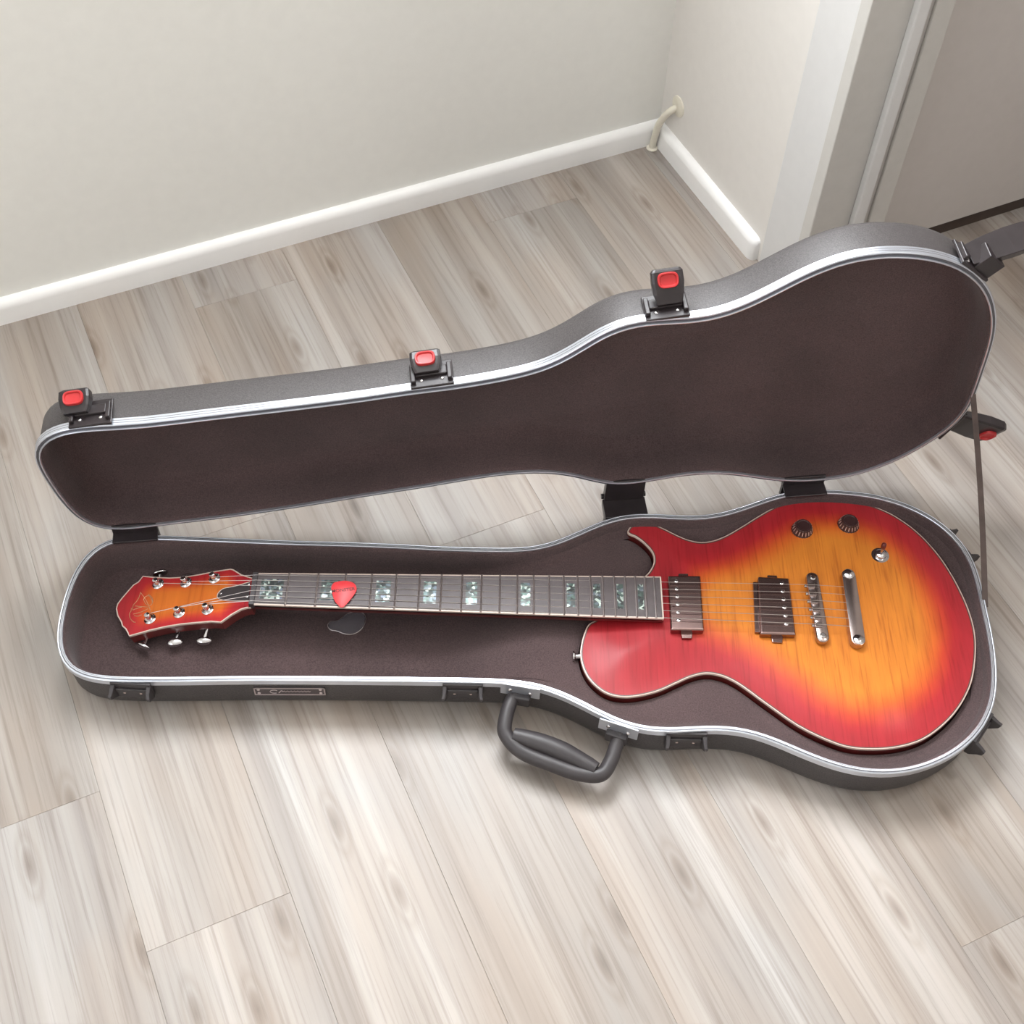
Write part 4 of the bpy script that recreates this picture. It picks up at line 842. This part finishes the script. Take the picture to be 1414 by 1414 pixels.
# pickups
def pickup(cn, poles, flip):
    cn = [Vector(p) for p in cn]; c = sum(cn, Vector()) / 4
    def sc_(f, z): return [Vector((c.x + (v.x - c.x) * f, c.y + (v.y - c.y) * (1 - (1 - f) * 0.5), z)) for v in cn]
    pk = obj('pickup', MB().loops([sc_(1, 56), sc_(1, 64.2), sc_(0.95, 65.6)], True, True, True), 'cover', guitar, bevel=1.2)
    ex = (cn[1] - cn[0]).normalized(); ey = (cn[0] - cn[3]).normalized()
    mid_t = (cn[0] + cn[1]) / 2; mid_b = (cn[2] + cn[3]) / 2
    for q_, s_ in ((mid_t, 1), (mid_b, -1)):
        q_ = Vector((q_.x, q_.y, 0)) + ey * (s_ * 3)
        sh4 = [(-7, -6 * s_), (7, -6 * s_), (5.5, 4 * s_), (-5.5, 4 * s_)]
        rg = MB().loops([[q_ + ex * x + ey * y + Vector((0, 0, z)) for x, y in sh4] for z in (54, 59)], True, True, True)
        obj('mounting_tab', rg, 'cover', pk, bevel=0.6)
    if flip:
        q_ = (cn[0] + cn[3]) / 2; q_ = Vector((q_.x, q_.y, 57.5))
        obj('surround_edge', MB().box(q_ - ex * 2.5, ex * 2.6, ey * 34, (0, 0, 3)), 'cover', pk, bevel=0.5)
    pa, pb = Vector(poles[0]), Vector(poles[1])
    for k in range(6):
        q_ = pa.lerp(pb, k / 5.0)
        obj('pole_screw', MB().lathe((q_.x, q_.y, 65.2), (0, 0, 1), [(2.6, 0), (2.5, 0.7), (1.6, 1.2), (0.6, 1.3)], 12), 'chrome', pk, smooth=True)
    return pk
pickup(MEASURED['pickup1'], MEASURED['poles1'], False)
pickup(MEASURED['pickup2'], MEASURED['poles2'], True)
# knobs, switch, strap button
for q_ in MEASURED['knobs']:
    x, y = q_[0], q_[1]; z = crown(dist_poly(x, y, sm)) - 1; mb = MB(); loops = []; nn_ = 48
    for r, h_, fl in ((12.8, 0, 0.3), (12.8, 2.2, 0.3), (12.2, 3.0, 0.35), (9.6, 10, 0.35), (8.9, 11.2, 0), (7.6, 11.2, 0), (7.0, 10.7, 0), (1, 10.6, 0)):
        loops.append([(x + (r + fl * (1 if k % 2 else -1)) * math.cos(2 * math.pi * k / nn_), y + (r + fl * (1 if k % 2 else -1)) * math.sin(2 * math.pi * k / nn_), z + h_) for k in range(nn_)])
    mb.loops(loops, True, True, True)
    kb = obj('control_knob', mb, 'knob', guitar, smooth=False)
    tk = MB()
    for k in range(18):
        a = 2 * math.pi * k / 18; d = Vector((math.cos(a), math.sin(a), 0)); t_ = Vector((-d.y, d.x, 0))
        tk.box(Vector((x, y, z + 6.6)) + d * 11.15, t_ * 0.5, d * 0.28 + Vector((0, 0, 0.1)), Vector((0, 0, 2.2)) - d * 0.82)
    t_o = obj('knob_marks', tk, 'tick', kb); t_o['kind'] = 'stuff'
x, y = MEASURED['toggle'][0][:2]; tt = Vector(MEASURED['toggletip'][0])
sw = obj('toggle_switch', MB().lathe((x, y, 55.5), (0, 0, 1), [(10.5, 0), (10.5, 1.2), (7, 1.6), (6.4, 5.0), (4.6, 6.2), (2.6, 6.6)], 24), 'chrome', guitar, smooth=True)
obj('switch_stem', MB().tube([(x, y, 60), (x + (tt.x - x) * 0.6, y + (tt.y - y) * 0.6, 66.5)], 1.5, 10), 'chrome', sw, smooth=True)
obj('switch_tip', MB().lathe((x + (tt.x - x) * 0.55, y + (tt.y - y) * 0.55, 66), Vector((tt.x - x, tt.y - y, 9)), [(1.8, 0), (2.9, 1.5), (3.2, 5), (2.6, 7.5), (1.0, 8.6)], 14), 'wood_side', sw, smooth=True)
q_ = Vector(MEASURED['strapbtn'][0]); Fr = frame_at(BODY, (372, -66))
obj('strap_button', MB().lathe(Vector((Fr[0].x, Fr[0].y, 45)), Fr[2], [(3.4, -1), (3.2, 3), (3.4, 5), (6.2, 6.5), (6.4, 8.2), (3, 9)], 18), 'chrome', guitar, smooth=True)
# strings: tailpiece, bridge, nut, then to the posts
order = [3, 4, 5, 2, 1, 0]                   # posts for strings from the near (bass) side to the far side
# near side string goes to the near row; middle strings reach the far posts of their row
near = [Vector(MEASURED['posts'][5]), Vector(MEASURED['posts'][4]), Vector(MEASURED['posts'][3])]
farp = [Vector(MEASURED['posts'][2]), Vector(MEASURED['posts'][1]), Vector(MEASURED['posts'][0])]
targets = [near[0], near[1], near[2], farp[2], farp[1], farp[0]]
gauge = [0.40, 0.37, 0.33, 0.29, 0.26, 0.25]
for k in range(6):
    f = k / 5.0; yn = -17.5 + 35 * f; sad = SB.lerp(SA, f)
    tg = targets[k]; e = tg + HN * 7.2 + Vector((0, (2.9 if tg.y < 0 else -2.9), 0))
    pth = [(680 - 1.5 * f, sad.y * 1.0 - 0.4, 63.5), (672, sad.y, 65.5), (sad.x + 4, sad.y, 68.6), (-2, yn, ZF + 1.6), (-6, yn, ZF + 0.9), tuple(e)]
    mb = MB()
    mb.tube(pth, gauge[k], 6)
    # three wraps around the post
    wr = [tg + HN * (7.4 - 0.45 * j) + Vector((2.95 * math.cos(j * 0.8), 2.95 * math.sin(j * 0.8), 0)) for j in range(18)]
    mb.tube(wr, gauge[k], 5)
    obj('string', mb, 'string', guitar, smooth=True)

# ---------------------------------------------------------------- picks
def slab(poly, z0, z1, inset, crownz):
    P = poly; N = normals2(P)
    def l(o, z): return [(p[0] + n_[0] * o, p[1] + n_[1] * o, z) for p, n_ in zip(P, N)]
    return MB().loops([l(-inset, z0), l(0, z0 + 0.3), l(0, z1 - 0.3), l(-inset, z1)], True, True, True)
def closed_bez(pts, n=6):
    P = [Vector(p) for p in pts]; out = []; m_ = len(P)
    for i in range(m_):
        a, b, c, d = P[i - 1], P[i], P[(i + 1) % m_], P[(i + 2) % m_]
        for k in range(n):
            t = k / n; out.append(0.5 * ((2 * b) + (c - a) * t + (2 * a - 5 * b + 4 * c - d) * t * t + (3 * b - a - 3 * c + d) * t ** 3))
    ar = sum(out[i].x * out[(i + 1) % len(out)].y - out[(i + 1) % len(out)].x * out[i].y for i in range(len(out)))
    return out if ar > 0 else out[::-1]
pc = closed_bez(MEASURED['pick'])
cx, cy = sum(p.x for p in pc) / len(pc), sum(p.y for p in pc) / len(pc)
rp = slab(pc, 72.4, 73.5, 0.4, 0)
rpo = tag(obj('guitar_pick', rp, 'pick_red', origin=(cx, cy, 72.4), smooth=True), 'red teardrop plectrum with dark print lying on the strings near the third fret', 'pick')
cu = bpy.data.curves.new('print', 'FONT'); cu.body = 'MONSTER'; cu.size = 0.0058; cu.align_x = 'CENTER'; cu.align_y = 'CENTER'; cu.extrude = 0.00004; cu.offset = 0.00012
to = bpy.data.objects.new('print_src', cu); COL.objects.link(to); bpy.context.view_layer.update()
tme = bpy.data.meshes.new_from_object(to.evaluated_get(bpy.context.evaluated_depsgraph_get())); bpy.data.objects.remove(to)
tme.materials.clear(); tme.materials.append(M['ink']); tme.name = 'print'
po = bpy.data.objects.new('print', tme); COL.objects.link(po); po.parent = rpo
po.location = (0.0, 0.0035, 0.00116); po.rotation_euler = (0, 0, math.radians(9)); 
cp = closed_bez(MEASURED['clear'])
cx, cy = sum(p.x for p in cp) / len(cp), sum(p.y for p in cp) / len(cp)
cpo = tag(obj('clear_pick', slab(cp, 12.4, 14.0, 1.0, 0), 'clear', origin=(cx, cy, 12.4), smooth=True), 'clear smoky plastic plectrum lying on the dark plush below the neck', 'pick')
obj('rim', MB().tube([Vector((p_.x, p_.y, 13.6)) for p_ in cp] + [Vector((cp[0].x, cp[0].y, 13.6))], 0.4, 6), 'string', cpo, smooth=True)['label'] = 'raised shiny rim'
for o in bpy.data.objects:
    if 'org' in o: del o['org']
